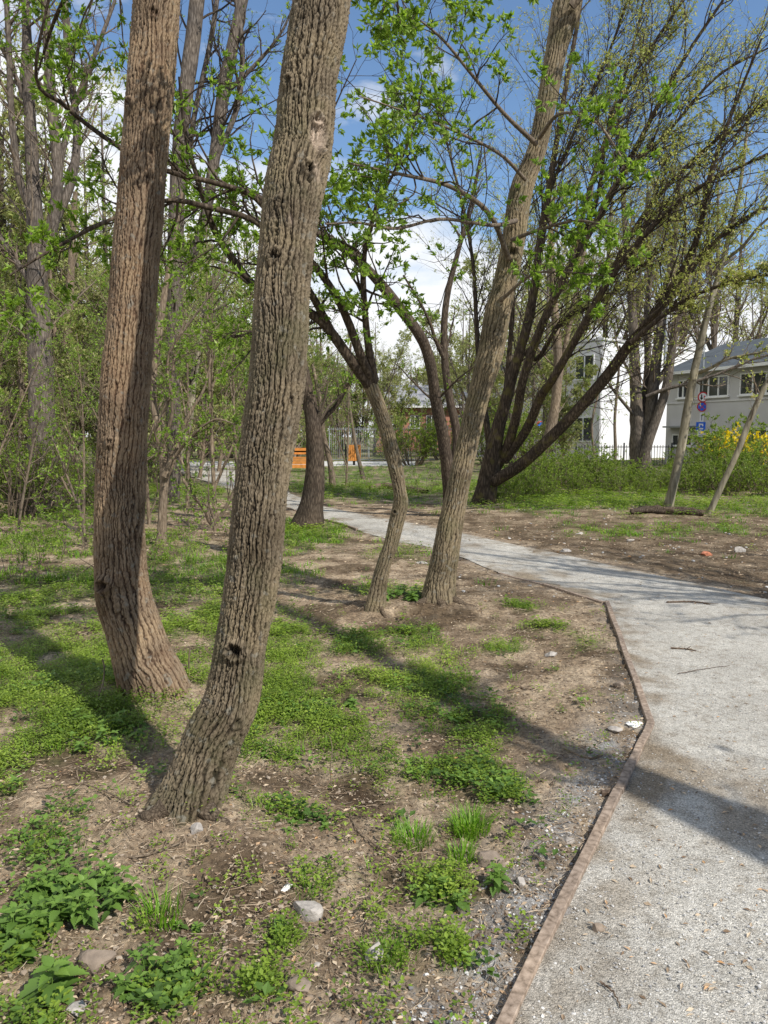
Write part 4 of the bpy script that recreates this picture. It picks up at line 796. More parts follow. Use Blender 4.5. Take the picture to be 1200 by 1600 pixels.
_ones = ['', 'first', 'second', 'third', 'fourth', 'fifth', 'sixth', 'seventh', 'eighth', 'ninth', 'tenth', 'eleventh', 'twelfth', 'thirteenth', 'fourteenth', 'fifteenth', 'sixteenth', 'seventeenth', 'eighteenth', 'nineteenth', 'twentieth']
def ordi(n): return _ones[n] if n <= 20 else ({2: 'twenty', 3: 'thirty', 4: 'forty'}[n//10]+'-'+_ones[n % 10] if n % 10 else {2: 'twentieth', 3: 'thirtieth', 4: 'fortieth'}[n//10])
def order_labels(objs):
    """copies of one kind, told apart by their order from left to right as seen from the path"""
    for i, o in enumerate(sorted(objs, key=lambda o: o.location.x/max(o.location.y, 1))): o['label'] = o['label'].split('; ')[0]+', '+ordi(i+1)+' of its kind from the left'
simple_tree('shade_tree', 'twiggy tree beyond the right edge whose crown dapples the verge across the path', 'tree', np.array([8.6, 3.4, 0.0]),
    [(spline(np.array([[8.6,3.4,-0.1],[8.6,3.4,2.0],[8.4,3.5,5.0],[8.2,3.7,9.5]]), 30), np.linspace(0.15, 0.04, 30)), (spline(np.array([[8.6,3.4,1.6],[7.6,3.9,3.5],[6.9,4.6,6.5]]), 20), np.linspace(0.1, 0.03, 20)), (spline(np.array([[8.6,3.4,1.8],[9.6,4.2,3.6],[10.0,5.4,6.5]]), 20), np.linspace(0.1, 0.03, 20))],
    fine((13,7,4), (0.42,0.5,0.5), rmax=0.04), M['bark_grey'], M['twig_grey'], dict(per=2, cluster=2, size=0.08, mat=M['leaf_bright'], keep=0.6), 63)

# ---- background wood: three kinds copied
def proto_tree(label, group, h, r, leafm, twigm, barkm, keep, seed, leafsize, lean=0.0, forks=2, per=(18, 8, 5)):
    r_ = np.random.default_rng(seed); st = []
    t = np.linspace(0, 1, 30); wv = r_.normal(size=4)*0.35
    st.append((np.stack([wv[0]*np.sin(t*3)+lean*t*h*0.3, wv[1]*np.sin(t*2.3), -0.2+t*h], 1), r*(1-0.85*t)))
    for k in range(forks):
        t0 = r_.uniform(0.18, 0.5); i = int(t0*29); p0 = st[0][0][i]; a = r_.uniform(0, 6.28); q = np.linspace(0, 1, 16)[:, None]
        d = np.array([math.cos(a)*0.45, math.sin(a)*0.45, 1.0]); ll = h*(0.95-t0)
        st.append((p0+d*q*ll*0.9+np.array([0, 0, 0.1])*q*q, st[0][1][i]*0.75*(1-0.85*q[:, 0])))
    return simple_tree('woodland_tree', label, 'tree', np.zeros(3), st, fine(per, (0.30, 0.45, 0.5), rmax=0.04, tmin=0.06), barkm, twigm, dict(per=2, cluster=2, size=leafsize, aspect=0.5, mat=leafm, keep=keep), seed, group)
GB = 'trees of the wood beyond the path'
pr = [proto_tree('slender far tree veiled in young leaves', GB, 13, 0.16, M['leaf_pale'], M['twig_grey'], M['bark_grey'], 1.0, 71, 0.13),
      proto_tree('tall far tree, twiggy and almost bare', GB, 15, 0.2, M['leaf_olive'], M['twig_grey'], M['bark_grey'], 0.45, 72, 0.11, forks=3),
      proto_tree('low bushy far tree with pale leaves', GB, 8, 0.1, M['leaf_pale'], M['twig_grey'], M['bark_tan'], 1.0, 73, 0.14, forks=4)]
us = proto_tree('leafy young understorey tree', 'leafy young trees between and beyond the foreground trunks', 5.5, 0.045, M['leaf_bright'], M['twig_grey'], M['bark_tan'], 0.55, 74, 0.05, forks=3, per=(13, 7, 4))
us['category'] = 'tree'; ul = []
for j, (px, Y, sc_) in enumerate([(125,14,0.65),(335,13,0.95),(372,16,0.85),(290,17,1.0),(170,17,0.8),(-30,13,0.8),(230,14,0.8),(540,24,0.8),(400,24,1.0),(10,21,0.9)]):
    o = us if j == 0 else copy_tree(us); p = P(px, 700, Y); o.location = (p[0], Y, ground_at(p[0], Y)); o.rotation_euler = (0, 0, j*1.7); o.scale = (sc_, sc_, sc_); ul.append(o)
order_labels(ul)
spots = []
r_ = np.random.default_rng(5)
for (px, Y, k, sc_) in [(20,26,1,1.0),(150,30,0,1.0),(120,24,2,0.8),(210,34,2,0.9),(290,38,0,0.9),(340,34,2,0.9),(390,42,0,0.85),(405,52,1,0.7),(330,50,0,0.8),(440,56,0,0.75),(475,66,0,0.7),(520,75,2,1.2),(560,62,2,1.0),(600,95,1,0.75),(640,95,0,0.95),(680,56,0,0.75),(700,95,2,1.4),(735,44,0,0.75),
                        (760,60,1,0.75),(800,38,0,0.85),(815,62,2,1.1),(850,32,1,0.7),(880,30,2,0.6),(60,40,0,1.1),(250,56,0,1.0),(0,50,1,1.1),(180,60,1,1.1),(90,70,0,1.2),(370,85,0,1.0),(300,90,2,1.6),(450,95,2,1.5),(500,110,0,1.1),(560,110,1,1.0),(750,100,2,1.5),(660,120,0,1.1),(240,26,2,0.7),(-60,24,0,1.0),(-120,32,1,1.1),(1290,30,1,0.8),(1350,50,0,0.9),(40,32,2,1.0),(70,27,2,1.1),(180,27,0,0.9),(225,40,2,1.1),(265,31,0,0.8),(310,29,2,0.7),(355,44,2,1.1),(420,38,0,0.7),(460,44,2,0.9),(530,55,0,0.7),(585,60,0,0.75),(615,70,2,1.0),(725,52,0,0.8),(780,46,2,0.9),(830,42,0,0.8),(-20,26,2,1.3),(1000,66,1,1.6),(1100,64,1,1.5),(950,70,1,1.7),(1050,72,1,1.7),(1150,70,1,1.6),(1220,66,1,1.5),(890,72,1,1.6),(900,62,0,1.2),(1180,60,1,1.1),(840,66,1,1.1),(60,19,2,0.8),(200,20,0,0.6)]:
    spots.append((px, Y, k, sc_))
used = [False]*3; kinds = [[], [], []]
for px, Y, k, sc_ in spots:
    p = P(px, 700, Y)
    if used[k]: o = copy_tree(pr[k])
    else: o = pr[k]; used[k] = True
    kinds[k].append(o); o.location = (p[0], Y, 0); o.rotation_euler = (0, 0, r_.uniform(0, 6.28)); s3 = sc_*r_.uniform(0.9, 1.1); o.scale = (s3, s3, s3)
for k_ in kinds: order_labels(k_)

# ---- the far-off wood that closes the view: one mass
r_ = np.random.default_rng(77)
nt_ = 420; wy_ = r_.uniform(52, 135, nt_); wx_ = r_.uniform(-0.75, 0.62, nt_)*wy_
k = ~((wy_ < 92) & (wx_ > -4) & (wx_ < 13)) & ~((wx_ > 8) & (wy_ < 75)); wx_, wy_ = wx_[k], wy_[k]; nt_ = len(wx_)
hh = r_.uniform(7, 13.5, nt_); K_ = 8; pts, rad = grow(np.stack([wx_, wy_, np.full(nt_, -0.3)], 1), nrm(np.stack([r_.normal(size=nt_)*0.06, r_.normal(size=nt_)*0.06, np.ones(nt_)], 1)), hh, r_.uniform(0.10, 0.2, nt_), K_, 0.04, 0.05, r_)
prt = [tubes(pts, rad, 5)]
p, D, Ln, R0_ = children(pts, rad, 16, 0.12, 1.0, 40, 0.36, 0.35, 0.5, r_); p1, r1_ = grow(p, D, Ln, R0_, 5, 0.15, 0.06, r_); prt.append(tubes(p1, r1_, 3))
p, D, Ln, R0_ = children(p1, r1_, 6, 0.15, 1.0, 42, 0.5, 0.35, 0.6, r_); p2, r2_ = grow(p, D, Ln, R0_*1.2, 4, 0.2, 0.05, r_, rend=0.5); prt.append(tubes(p2, np.maximum(r2_, 0.009), 3))
V, F = merge(prt); Vn = sum(len(v) for v, _ in prt)
tag(mesh_np('bare_wood', V, F, M['twig_grey']), 'mass of bare grey trunks and twigs of the far-off wood closing the view', 'wood', kind='stuff')
q = p2[:, 1:].reshape(-1, 3); q = q[r_.random(len(q)) < 0.8]; q = q+r_.normal(size=q.shape)*0.12
V, F, rnd = leafquads(q, r_.normal(size=q.shape), 0.17, r_, 0.7, 1.0)
tag(mesh_np('far_foliage', V, F, M['leaf_pale'], smooth=False, attrs={'rnd': rnd}), 'pale yellow-green young foliage of the far-off wood', 'foliage', kind='stuff')

# ------------------------------------------------------------------ shrubs
def proto_shrub(name, label, group, h, n, spread, leafm, twigm, lsize, seed, per=(5, 4), cluster=2, lper=4, aspect=0.55):
    r_ = np.random.default_rng(seed); root = empty(name, (0, 0, 0)); tag(root, label, 'shrub', group)
    a = r_.uniform(0, 6.28, n); rr = spread*np.sqrt(r_.random(n))*0.35; p0 = np.stack([rr*np.cos(a), rr*np.sin(a), np.full(n, -0.05)], 1)
    d = nrm(np.stack([np.cos(a)*spread*0.45, np.sin(a)*spread*0.45, np.ones(n)], 1)); pts, rad = grow(p0, d, h*r_.uniform(0.6, 1.05, n), np.full(n, 0.008*h), 7, 0.12, 0.03, r_)
    parts = [tubes(pts, rad, 4)]
    for q in per:
        p, D, Ln, R0 = children(pts, rad, q, 0.15, 1.0, 45, 0.42, 0.35, 0.6, r_); pts, rad = grow(p, D, Ln, R0, 5, 0.2, 0.04, r_); parts.append(tubes(pts, rad, 3))
    V, F = merge(parts); mesh_np('stems', V, F, twigm, root)
    N_ = len(pts)*lper; pi = np.repeat(np.arange(len(pts)), lper); t = r_.uniform(0.2, 1, N_); f = t*4; i = np.minimum(f.astype(int), 3); w = (f-i)[:, None]
    q = np.repeat(pts[pi, i]*(1-w)+pts[pi, i+1]*w, cluster, 0); T = np.repeat(nrm(pts[pi, i+1]-pts[pi, i]), cluster, 0)
    V, F, rnd = leafquads(q, T, lsize, r_, aspect, 0.8); mesh_np('foliage', V, F, leafm, root, False, {'rnd': rnd})
    return root
def scatter_copies(proto, spots, r_, lab=None):
    first = True; made = []
    for s_ in spots:
        o = proto if first else copy_tree(proto); first = False
        x, y, sc_ = s_[:3]; o.location = (x, y, ground_at(x, y)-0.02); o.rotation_euler = (0, 0, r_.uniform(0, 6.28)); o.scale = (sc_, sc_, sc_*r_.uniform(0.85, 1.15))
        made.append(o)
    if len(made) > 1: order_labels(made)
r_ = np.random.default_rng(8)
def at(px, Y): return P(px, 700, Y)[0]
GR = 'green shrubs on the bank behind the path'
s1 = proto_shrub('shrub', 'low green shrub on the bank', GR, 1.25, 26, 1.0, M['leaf_shrub'], M['twig_grey'], 0.05, 81)
sp_ = [(at(px, Y), Y, sc_) for px, Y, sc_ in [(800,19.5,0.7),(835,20.5,0.8),(870,21,0.9),(905,21.5,0.95),(935,22,0.9),(965,21,0.8),(1000,22,0.75),(850,19,0.6),(905,19.6,0.6),(960,19.5,0.55),(1020,20.5,0.7),(1060,21,0.8),(1085,19.5,0.75),(815,18.6,0.6),(1140,19,0.8),(1200,18.6,0.9),(790,17.6,0.6),(880,24,1.0),(925,25,0.9),(1010,19.2,0.5),(1160,20.5,0.9)]]
scatter_copies(s1, sp_, r_)
s2 = proto_shrub('shrub', 'tall shrub screening the grey building', 'tall shrubs by the grey building', 2.6, 34, 1.2, M['leaf_shrub'], M['twig_grey'], 0.085, 82, per=(6, 5))
scatter_copies(s2, [(at(1133, 23), 23, 0.75), (at(1150, 25), 25, 0.85), (at(1072, 26), 26, 0.45), (at(1165, 20.5), 20.5, 0.55), (at(1125, 20), 20, 0.42)], r_)
s3 = proto_shrub('shrub', 'loose shrub in the left thicket', 'shrubs of the left thicket', 2.4, 26, 1.1, M['leaf_shrub'], M['twig_grey'], 0.05, 83, per=(6, 4))
scatter_copies(s3, [(at(10, 14.5), 14.5, 1.0), (at(55, 15.5), 15.5, 0.75), (at(115, 18), 18, 0.65), (at(25, 19), 19, 0.95), (at(75, 20), 20, 0.8), (at(205, 24), 24, 0.9), (at(160, 16.5), 16.5, 0.7), (at(240, 26), 26, 0.9), (at(-90, 16), 16, 1.2)], r_)
s4 = proto_shrub('shrub', 'bush along the far fence', 'bushes along the far fence', 3.2, 30, 1.2, M['leaf_shrub'], M['twig_grey'], 0.09, 84, per=(6, 5))
scatter_copies(s4, [(at(645, 40), 40, 0.95), (at(610, 47), 47, 0.8), (at(690, 47), 47, 0.8), (at(500, 50), 50, 0.9), (at(760, 39), 39, 0.8), (at(400, 50), 50, 0.9), (at(340, 52), 52, 1.1), (at(820, 36), 36, 0.9)], r_)
s5 = proto_shrub('forsythia_shrub', 'bright yellow flowering shrub at the right edge before the grey building', None, 1.9, 34, 1.3, M['flower_yellow'], M['twig_grey'], 0.07, 85, per=(6, 5))
scatter_copies(s5, [(at(1195, 23), 23, 1.0)], r_)
# low leafy shoots on the near left side of the wood floor
s6 = proto_shrub('seedling_bush', 'small sprouting bush on the wood floor', 'small sprouting bushes on the wood floor', 0.75, 9, 0.8, M['leaf_bright'], M['twig_grey'], 0.04, 86, per=(4, 3), lper=2)
scatter_copies(s6, [(at(60, 9.5), 9.5, 0.9), (at(120, 10.5), 10.5, 1.0), (at(20, 8.3), 8.3, 0.8), (at(300, 12.5), 12.5, 1.0), (at(345, 12), 12, 0.9), (at(225, 9.7), 9.7, 0.6), (at(280, 9.9), 9.9, 0.6), (at(100, 12.5), 12.5, 1.2), (at(500, 22), 22, 0.9), (at(660, 21), 21, 1.0), (at(560, 24), 24, 1.0)], r_)

# ------------------------------------------------------------------ small ground things: stones, sticks, nettles, tufts
def ico(seed=0, rough=0.25, sub=2, flat=0.6):
    import bmesh
    bm = bmesh.new(); bmesh.ops.create_icosphere(bm, subdivisions=sub, radius=1.0)
    V = np.array([v.co[:] for v in bm.verts]); F = np.array([[v.index for v in f.verts] for f in bm.faces]); bm.free()
    r_ = np.random.default_rng(seed)
    for k in range(11):     # chop with planes for facets
        n = nrm(r_.normal(size=3)); d = r_.uniform(0.42, 0.75); s_ = V@n; V = V-np.maximum(s_-d, 0)[:, None]*n
    V = V*(1+rough*0.3*fbm(V[:, 0]*2+seed, V[:, 1]*2, V[:, 2]*2, 2)[:, None]); V[:, 2] *= flat
    return V, F
def stone(px, py, w, h, label, mat_, seed, name='stone', rz=0.0, cat='stone'):
    p = G(px, py); k = mpp(py, p[1]); V, F = ico(seed, sub=3)
    V = V/np.abs(V).max(0); V = V*np.array([w*k/2, w*k/2*0.8, h*k/2*1.05])
    c, s_ = math.cos(rz), math.sin(rz); V = np.stack([V[:, 0]*c-V[:, 1]*s_, V[:, 0]*s_+V[:, 1]*c, V[:, 2]], 1)
    o = mesh_np(name, V, F, mat_, smooth=False); o.location = (p[0], p[1], ground_at(p[0], p[1])+h*k*0.14)
    return tag(o, label, cat)
stone(480,1425,52,34,'pale wedge-shaped stone in the foreground soil, right of the small nettle',M['stone'],1)
stone(588,1498,36,38,'grey angular stone standing in a grass tuft near the bottom of the photo',M['stone'],2)
stone(768,1350,50,30,'brown earthy stone behind the nettle beside the gravel strip',M['stone_dark'],3)
stone(305,1302,24,20,'small whitish stone at the foot of the foreground trunk',M['stone'],4)
stone(465,1545,44,26,'flat dusty stone among chickweed at the bottom of the photo',M['stone_dark'],5)
stone(862,1024,22,11,'grey stone lying alone on bare soil right of the middle trees',M['stone'],6)
stone(690,1068,18,14,'pale pebble in the green patch in the middle of the soil',M['stone'],7)
stone(960,1142,26,13,'grey stone next to the white scrap beside the path corner',M['stone'],8)
stone(992,1132,32,9,'flat white scrap lying against the edging board at the path corner',M['white_scrap'],9,'white_scrap',cat='scrap')
stone(966,1075,17,12,'brownish stone on the litter left of the edging board',M['stone_dark'],10)
stone(495,1505,14,12,'small round white pebble between the two foreground stones',M['stone'],11)
stone(155,1500,60,44,'big earthy clod beside the serrated nettle at the lower left',M['stone_dark'],12,'earth_clod',cat='clod')
stone(118,1578,36,22,'pale lump of stone at the bottom left corner',M['stone'],13)
stone(815,1382,18,18,'pinkish pale stone right of the nettle by the gravel strip',M['stone'],14)
stone(888,1316,26,16,'light stone half sunk in the gravel strip left of the board',M['stone'],15)
stone(934,1452,22,14,'lone brown stone lying on the gravel path',M['stone_dark'],16)
stone(1104,867,26,10,'broken orange-red brick on the brown verge beyond the path',M['brick'],17,'brick',0.3,'brick')
stone(1158,862,22,12,'grey stone block to the right of the broken brick',M['stone'],18)
stone(882,862,20,7,'flat pinkish slab at the far edge of the path',M['stone'],19)
stone(985,846,14,6,'white rubble piece on the verge nearer the fallen log',M['stone'],20)
stone(905,835,14,5,'grey rubble piece on the verge below the green shrubs',M['stone'],21)
stone(660,880,20,6,'small stone behind the slim crooked tree',M['stone'],22)
# white plastic clip-like scrap
p = G(448,1390); k = mpp(1390, p[1]); o = None
mb = MB(); mb.box(-5*k, 5*k, -10*k, 10*k, 0, 3*k); mb.box(-2*k, 2*k, 2*k, 8*k, 3*k, 4*k); o = mb.build('plastic_scrap', M['white_scrap'], bevel=0.001); o.location = (p[0], p[1], ground_at(p[0], p[1])+0.002); o.rotation_euler = (0.1, 0.1, -0.4)
tag(o, 'small white plastic scrap on dry soil left of the pale wedge-shaped stone', 'scrap')
def stick(pts, w, label, mat_=None, name='twig', lift=0.006, seed=0, forks=0):
    c = []
    for (a, b_) in pts:
        g_ = G(a, b_); c.append([g_[0], g_[1], ground_at(g_[0], g_[1])+lift, w*0.5*mpp(b_, g_[1])])
    s_ = spline(c, 24); s_[:, :3] += np.random.default_rng(seed).normal(size=(24, 3))*0.0015; s_[:, 3] *= np.linspace(1, 0.5, 24)
    root = s_[0, :3].copy(); parts = [tubes(s_[None, :, :3], s_[None, :, 3], 8)]
    r_ = np.random.default_rng(seed+5)
    for i in range(forks):
        j = int(r_.integers(6, 20)); d = nrm(s_[j+1, :3]-s_[j, :3])+np.array([r_.normal()*0.6, r_.normal()*0.6, r_.uniform(0, 0.4)])
        L0 = np.linalg.norm(s_[-1, :3]-s_[0, :3])*0.35; q = s_[j, :3]+nrm(d)*np.linspace(0, L0, 6)[:, None]; parts.append(tubes(q[None], np.linspace(s_[j, 3]*0.7, s_[j, 3]*0.3, 6)[None], 5))
    V, F = merge(parts); o = mesh_np(name, V, F, mat_ or M['deadwood'], off=root); o.location = root
    return tag(o, label, 'stick')
stick([(1048,1015),(1070,1016),(1088,1019)], 3.0, 'small dark stick lying crosswise on the path nearest the bend', seed=1, forks=3)
stick([(1042,943),(1080,942),(1110,946)], 3.5, 'thin dark stick far up on the path beyond the bend', seed=2, forks=2)
stick([(1058,1055),(1100,1048),(1140,1042)], 1.3, 'hair-thin twig on the sunny part of the path', seed=3)
stick([(938,1540),(958,1556),(970,1582)], 3.5, 'curved dark twig at the bottom of the gravel path', seed=4)
stick([(870,1502),(885,1485),(897,1468)], 6, 'thick grey-brown stick end on the path beside the foreground board', M['stone_dark'], seed=5)
stick([(165,1338),(230,1340),(290,1322)], 4, 'pale dry root-like stick below the foreground trunk', M['straw_wood'] if 'straw_wood' in M else M['bark_tan'], seed=6, forks=2)
stick([(573,1400),(571,1430),(575,1470)], 4, 'short dark upright-lying stick between the two foreground stones', seed=7)
stick([(805,1470),(840,1455),(868,1440)], 5, 'brown stick lying in the gravel strip left of the board', M['bark_tan'], seed=8)
stick([(800,1073),(815,1077),(832,1080)], 3, 'short dark stick on bare soil right of the middle of the photo', seed=9)
stick([(15,1600),(80,1530),(150,1480)], 3, 'long straw-pale stem slanting across the lower left soil', M['bark_tan'], seed=10)
stick([(210,1260),(130,1230),(40,1240)], 3, 'long pale dry stem left of the foreground trunk', M['bark_tan'], seed=11)
stick([(80,912),(130,900),(178,880)], 5, 'dark dead branch on the ground left of the left trunk', seed=12, forks=3)
stick([(940,1185),(918,1188),(880,1170)], 4, 'pale curved twig resting against the board joint', M['bark_tan'], seed=13)
stick([(630,1350),(600,1335),(560,1300),(545,1262)], 3, 'thin grey twig behind the grass tufts', M['bark_tan'], seed=14, forks=2)
# loose leaning dead stems in the green left part
def wand(px, py, pts, w, label, seed):
    g_ = g3(px, py); c = [[*g_, w*0.5*mpp(py, g_[1])]]
    for (a, b_) in pts: c.append([*P(a, b_, g_[1]), w*0.4*mpp(b_, g_[1])])
    s_ = spline(c, 20); V, F = tubes(s_[None, :, :3], s_[None, :, 3], 6); o = mesh_np('dry_stem', V, F, M['bark_tan'], off=g_); o.location = g_; return tag(o, label, 'stem')
wand(150,1097,[(160,1070),(163,1045),(160,1030)],3,'pale bent dry stem rising from the green cover left of the left trunk',1)
wand(296,1060,[(295,1035),(297,1010)],3,'straight pale dry stem beside the root flare of the left trunk',2)
wand(520,1235,[(516,1205),(519,1170),(515,1150)],2,'thin dry upright stem in the middle green patch',3)
wand(130,835,[(128,800),(108,770),(96,745)],4,'dark thin bent stem left of the left trunk',4)

def serrate_leaf(nt_=7):
    """heart shaped toothed leaf along +x, unit length; verts, quads/tris"""
    xs = np.linspace(0, 1, nt_*2+1); V = []; 
    for i, x in enumerate(xs):
        w = 0.34*math.sin(math.pi*min(1, (x*0.93+0.07))**0.75)*(1.0-0.25*x) if 0 < i < len(xs)-1 else 0.002
        w *= (1.13 if i % 2 else 0.86)
        sweep = 0.03 if i % 2 else 0.0; z = -0.25*x*x
        V += [(x, 0, z), (x+sweep, w, z+0.10*w/0.34+(0.02 if i % 2 else 0)), (x+sweep, -w, z+0.10*w/0.34+(0.02 if i % 2 else 0))]
    F = []
    for i in range(len(xs)-1): a, b_ = 3*i, 3*i+3; F += [(a, b_, b_+1, a+1), (a, a+2, b_+2, b_)]
    return np.array(V), np.array(F)
LV, LF = serrate_leaf()
def rotz(V, a): c, s_ = math.cos(a), math.sin(a); return np.stack([V[..., 0]*c-V[..., 1]*s_, V[..., 0]*s_+V[..., 1]*c, V[..., 2]], -1)
def nettle_clump(px, py, n, radius, h, leaf, label, seed, name='nettle_clump'):
    r_ = np.random.default_rng(seed); base = g3(px, py); root = empty(name, base); tag(root, label, 'nettles' if 'nettle' in name else 'plant')
    st = []; Vs, Fs, rn = [], [], []; cnt = 0
    for k in range(n):
        a = r_.uniform(0, 6.28); rr = radius*math.sqrt(r_.random()); x, y = rr*math.cos(a), rr*math.sin(a)*0.8
        hh = h*r_.uniform(0.65, 1.1)*(1-0.35*rr/max(radius, 1e-6)); lean = np.array([x, y, 0])*0.5
        z0 = ground_at(base[0]+x, base[1]+y)-base[2]
        t = np.linspace(0, 1, 6)[:, None]; pp = np.array([x, y, z0-0.01])+np.array([0, 0, hh])*t+lean*t*t*0.6; st.append((pp, np.linspace(0.0022, 0.0012, 6)))
        a0 = r_.uniform(0, 6.28); tiers = 4 if h > 0.1 else 3
        for j in range(tiers):
            tj = 0.35+0.65*j/(tiers-1); c = pp[0]*(1-tj)+pp[-1]*tj; sz = leaf*(1.0 if j < tiers-1 else 0.55)*r_.uniform(0.8, 1.15); nl = 2 if j < tiers-1 else 4
            for q in range(nl):
                yaw = a0+j*math.pi/2+q*2*math.pi/nl+r_.normal()*0.2; up = (-0.1 if j < tiers-1 else 0.45)+r_.normal()*0.15
                V = LV*sz; V = np.stack([V[:, 0]*math.cos(up)-V[:, 2]*math.sin(up), V[:, 1], V[:, 0]*math.sin(up)+V[:, 2]*math.cos(up)], 1); V[:, 0] += 0.004
                V = rotz(V, yaw)+c; Vs.append(V); Fs.append(LF+cnt); cnt += len(V); rn.append(np.full(len(V), np.clip(r_.normal(0.3+0.4*j/(tiers-1), 0.15), 0, 1)))
    V, F = tubes(np.stack([s_[0] for s_ in st]), np.stack([s_[1] for s_ in st]), 5); mesh_np('stems', V, F, M['leaf_nettle'], root, attrs={'rnd': np.full(len(V), 0.6)})
    mesh_np('leaves', np.concatenate(Vs), np.concatenate(Fs), M['leaf_nettle'], root, True, {'rnd': np.concatenate(rn)})
    return root
nettle_clump(122,1415,46,0.15,0.15,0.046,'dense dark green nettle clump at the lower left, left of the foreground trunk foot',1)
nettle_clump(15,1480,14,0.10,0.12,0.055,'nettle clump cut by the left edge of the photo',2)
nettle_clump(78,1560,2,0.015,0.13,0.095,'single young nettle with large toothed leaves at the bottom left',3)
nettle_clump(245,1525,16,0.10,0.095,0.042,'mid-sized nettle clump between the toothed single nettle and the dusty stone',4)
nettle_clump(432,1462,3,0.02,0.085,0.035,'tiny dark nettle left of the pale wedge-shaped stone',5)
nettle_clump(688,1408,12,0.085,0.08,0.04,'low nettle clump in the foreground centre right of the stones',6)
nettle_clump(782,1388,5,0.035,0.10,0.045,'small upright nettle growing against the brown earthy stone',7)
nettle_clump(492,1285,12,0.12,0.04,0.042,'flat dark green rosette plants right of the foreground trunk foot',8,'herb_patch')
nettle_clump(300,1440,5,0.05,0.035,0.03,'small spreading herb below the foreground trunk',9,'herb_patch')
nettle_clump(432,1112,22,0.2,0.07,0.05,'dark green herb patch right behind the foreground trunk',10,'herb_patch')
nettle_clump(515,1112,18,0.2,0.06,0.05,'dark green herb patch in the middle, right of the one behind the trunk',11,'herb_patch')
nettle_clump(350,1215,6,0.08,0.05,0.04,'small herb patch hugging the right side of the foreground trunk foot',12,'herb_patch')
nettle_clump(437,1178,8,0.09,0.05,0.04,'small dark herb patch on brown soil right of the foreground trunk',13,'herb_patch')
nettle_clump(150,1150,22,0.22,0.10,0.05,'dark nettle patch in the shade left of the foreground trunk',14)
nettle_clump(500,1362,9,0.09,0.03,0.022,'round chickweed mound above the pale wedge-shaped stone',15,'herb_patch')
nettle_clump(628,935,26,0.22,0.13,0.06,'lush dark green nettles between the slim crooked tree and the stout middle tree',16)
def blades(n, radius, h, r_, w=0.0022, flop=0.7):
    a = r_.uniform(0, 6.28, n); rr = radius*np.sqrt(r_.random(n)); x, y = rr*np.cos(a), rr*np.sin(a)
    hh = h*r_.uniform(0.5, 1.1, n); az = a+r_.normal(size=n)*0.6; fl = flop*r_.uniform(0.3, 1.1, n); t = np.linspace(0, 1, 5)
    cx_ = x[:, None]+np.cos(az)[:, None]*hh[:, None]*fl[:, None]*t**1.8; cy_ = y[:, None]+np.sin(az)[:, None]*hh[:, None]*fl[:, None]*t**1.8; cz_ = hh[:, None]*(t-0.35*fl[:, None]*t**2.5)
    ww = w*(1-t**2*0.95); sx_, sy_ = -np.sin(az), np.cos(az)
    Lf = np.stack([cx_+sx_[:, None]*ww, cy_+sy_[:, None]*ww, cz_], -1); Rt = np.stack([cx_-sx_[:, None]*ww, cy_-sy_[:, None]*ww, cz_], -1)
    V = np.stack([Lf, Rt], 2).reshape(-1, 3); idx = np.arange(n*10).reshape(n, 5, 2); F = np.stack([idx[:, :-1, 0], idx[:, :-1, 1], idx[:, 1:, 1], idx[:, 1:, 0]], -1).reshape(-1, 4)
    return V, F, np.repeat(np.clip(r_.normal(0.5, 0.22, n), 0, 1), 10)
def tuft(px, py, n, radius, h, label, seed):
    r_ = np.random.default_rng(seed); V, F, rnd = blades(n, radius, h, r_); p = g3(px, py)
    o = mesh_np('grass_tuft', V, F, M['grass'], attrs={'rnd': rnd}); o.location = p-[0, 0, 0.003]; return tag(o, label, 'grass tuft')
tuft(735,1298,260,0.075,0.12,'tallest bright grass tuft in the foreground centre',1)
tuft(645,1312,200,0.085,0.09,'wide flat grass tuft left of the tallest one',2)
tuft(722,1342,110,0.055,0.08,'small grass tuft just below the tallest one',3)
tuft(788,1240,120,0.06,0.07,'grass tuft at the right end of the green patch by the shadow',4)
tuft(250,1440,110,0.07,0.11,'sparse long-bladed grass tuft above the mid-sized nettle clump',5)
tuft(597,1500,110,0.07,0.07,'thin grass tuft round the grey angular stone',6)
tuft(815,950,90,0.08,0.05,'small grass tuft on bare soil near the inner bend of the board',7)
# ------------------------------------------------------------------ fallen log with the slim trunk
pl = [(985,801),(1010,799),(1040,800),(1070,801),(1098,803)]
c = []
for i, (a, b_) in enumerate(pl):
    g_ = G(a, b_+3); c.append([g_[0], g_[1], ground_at(g_[0], g_[1])+0.06, (0.05, 0.075, 0.085, 0.08, 0.06)[i]])
s_ = spline(c, 40); th = np.arange(16)*2*math.pi/16
rr = s_[:, 3][:, None]*(1+0.5*fbm(np.cos(th)[None, :]*2+np.zeros((40, 1)), np.sin(th)[None, :]*2, np.linspace(0, 9, 40)[:, None], 3))
V = s_[:, None, :3]+np.stack([np.zeros_like(rr), rr*np.cos(th), rr*np.sin(th)], -1)
idx = np.arange(640).reshape(40, 16); nx = np.roll(idx, -1, 1); F = np.stack([idx[:-1], nx[:-1], nx[1:], idx[1:]], -1).reshape(-1, 4); root = s_[0, :3].copy()
Fc = [F, idx[0][None, ::-1], idx[-1][None, :]]
o = mesh_np('fallen_log', V.reshape(-1, 3), Fc, M['bark_dark'], off=root); o.location = root; tag(o, 'dark rotten log lying on the grass at the foot of the slim pale trunk', 'log')
c = []
for i, (a, b_) in enumerate([(578,762),(600,760),(640,765),(668,768)]):
    g_ = G(a, b_+3); c.append([g_[0], g_[1], ground_at(g_[0], g_[1])+0.05, (0.06, 0.12, 0.11, 0.05)[i]])
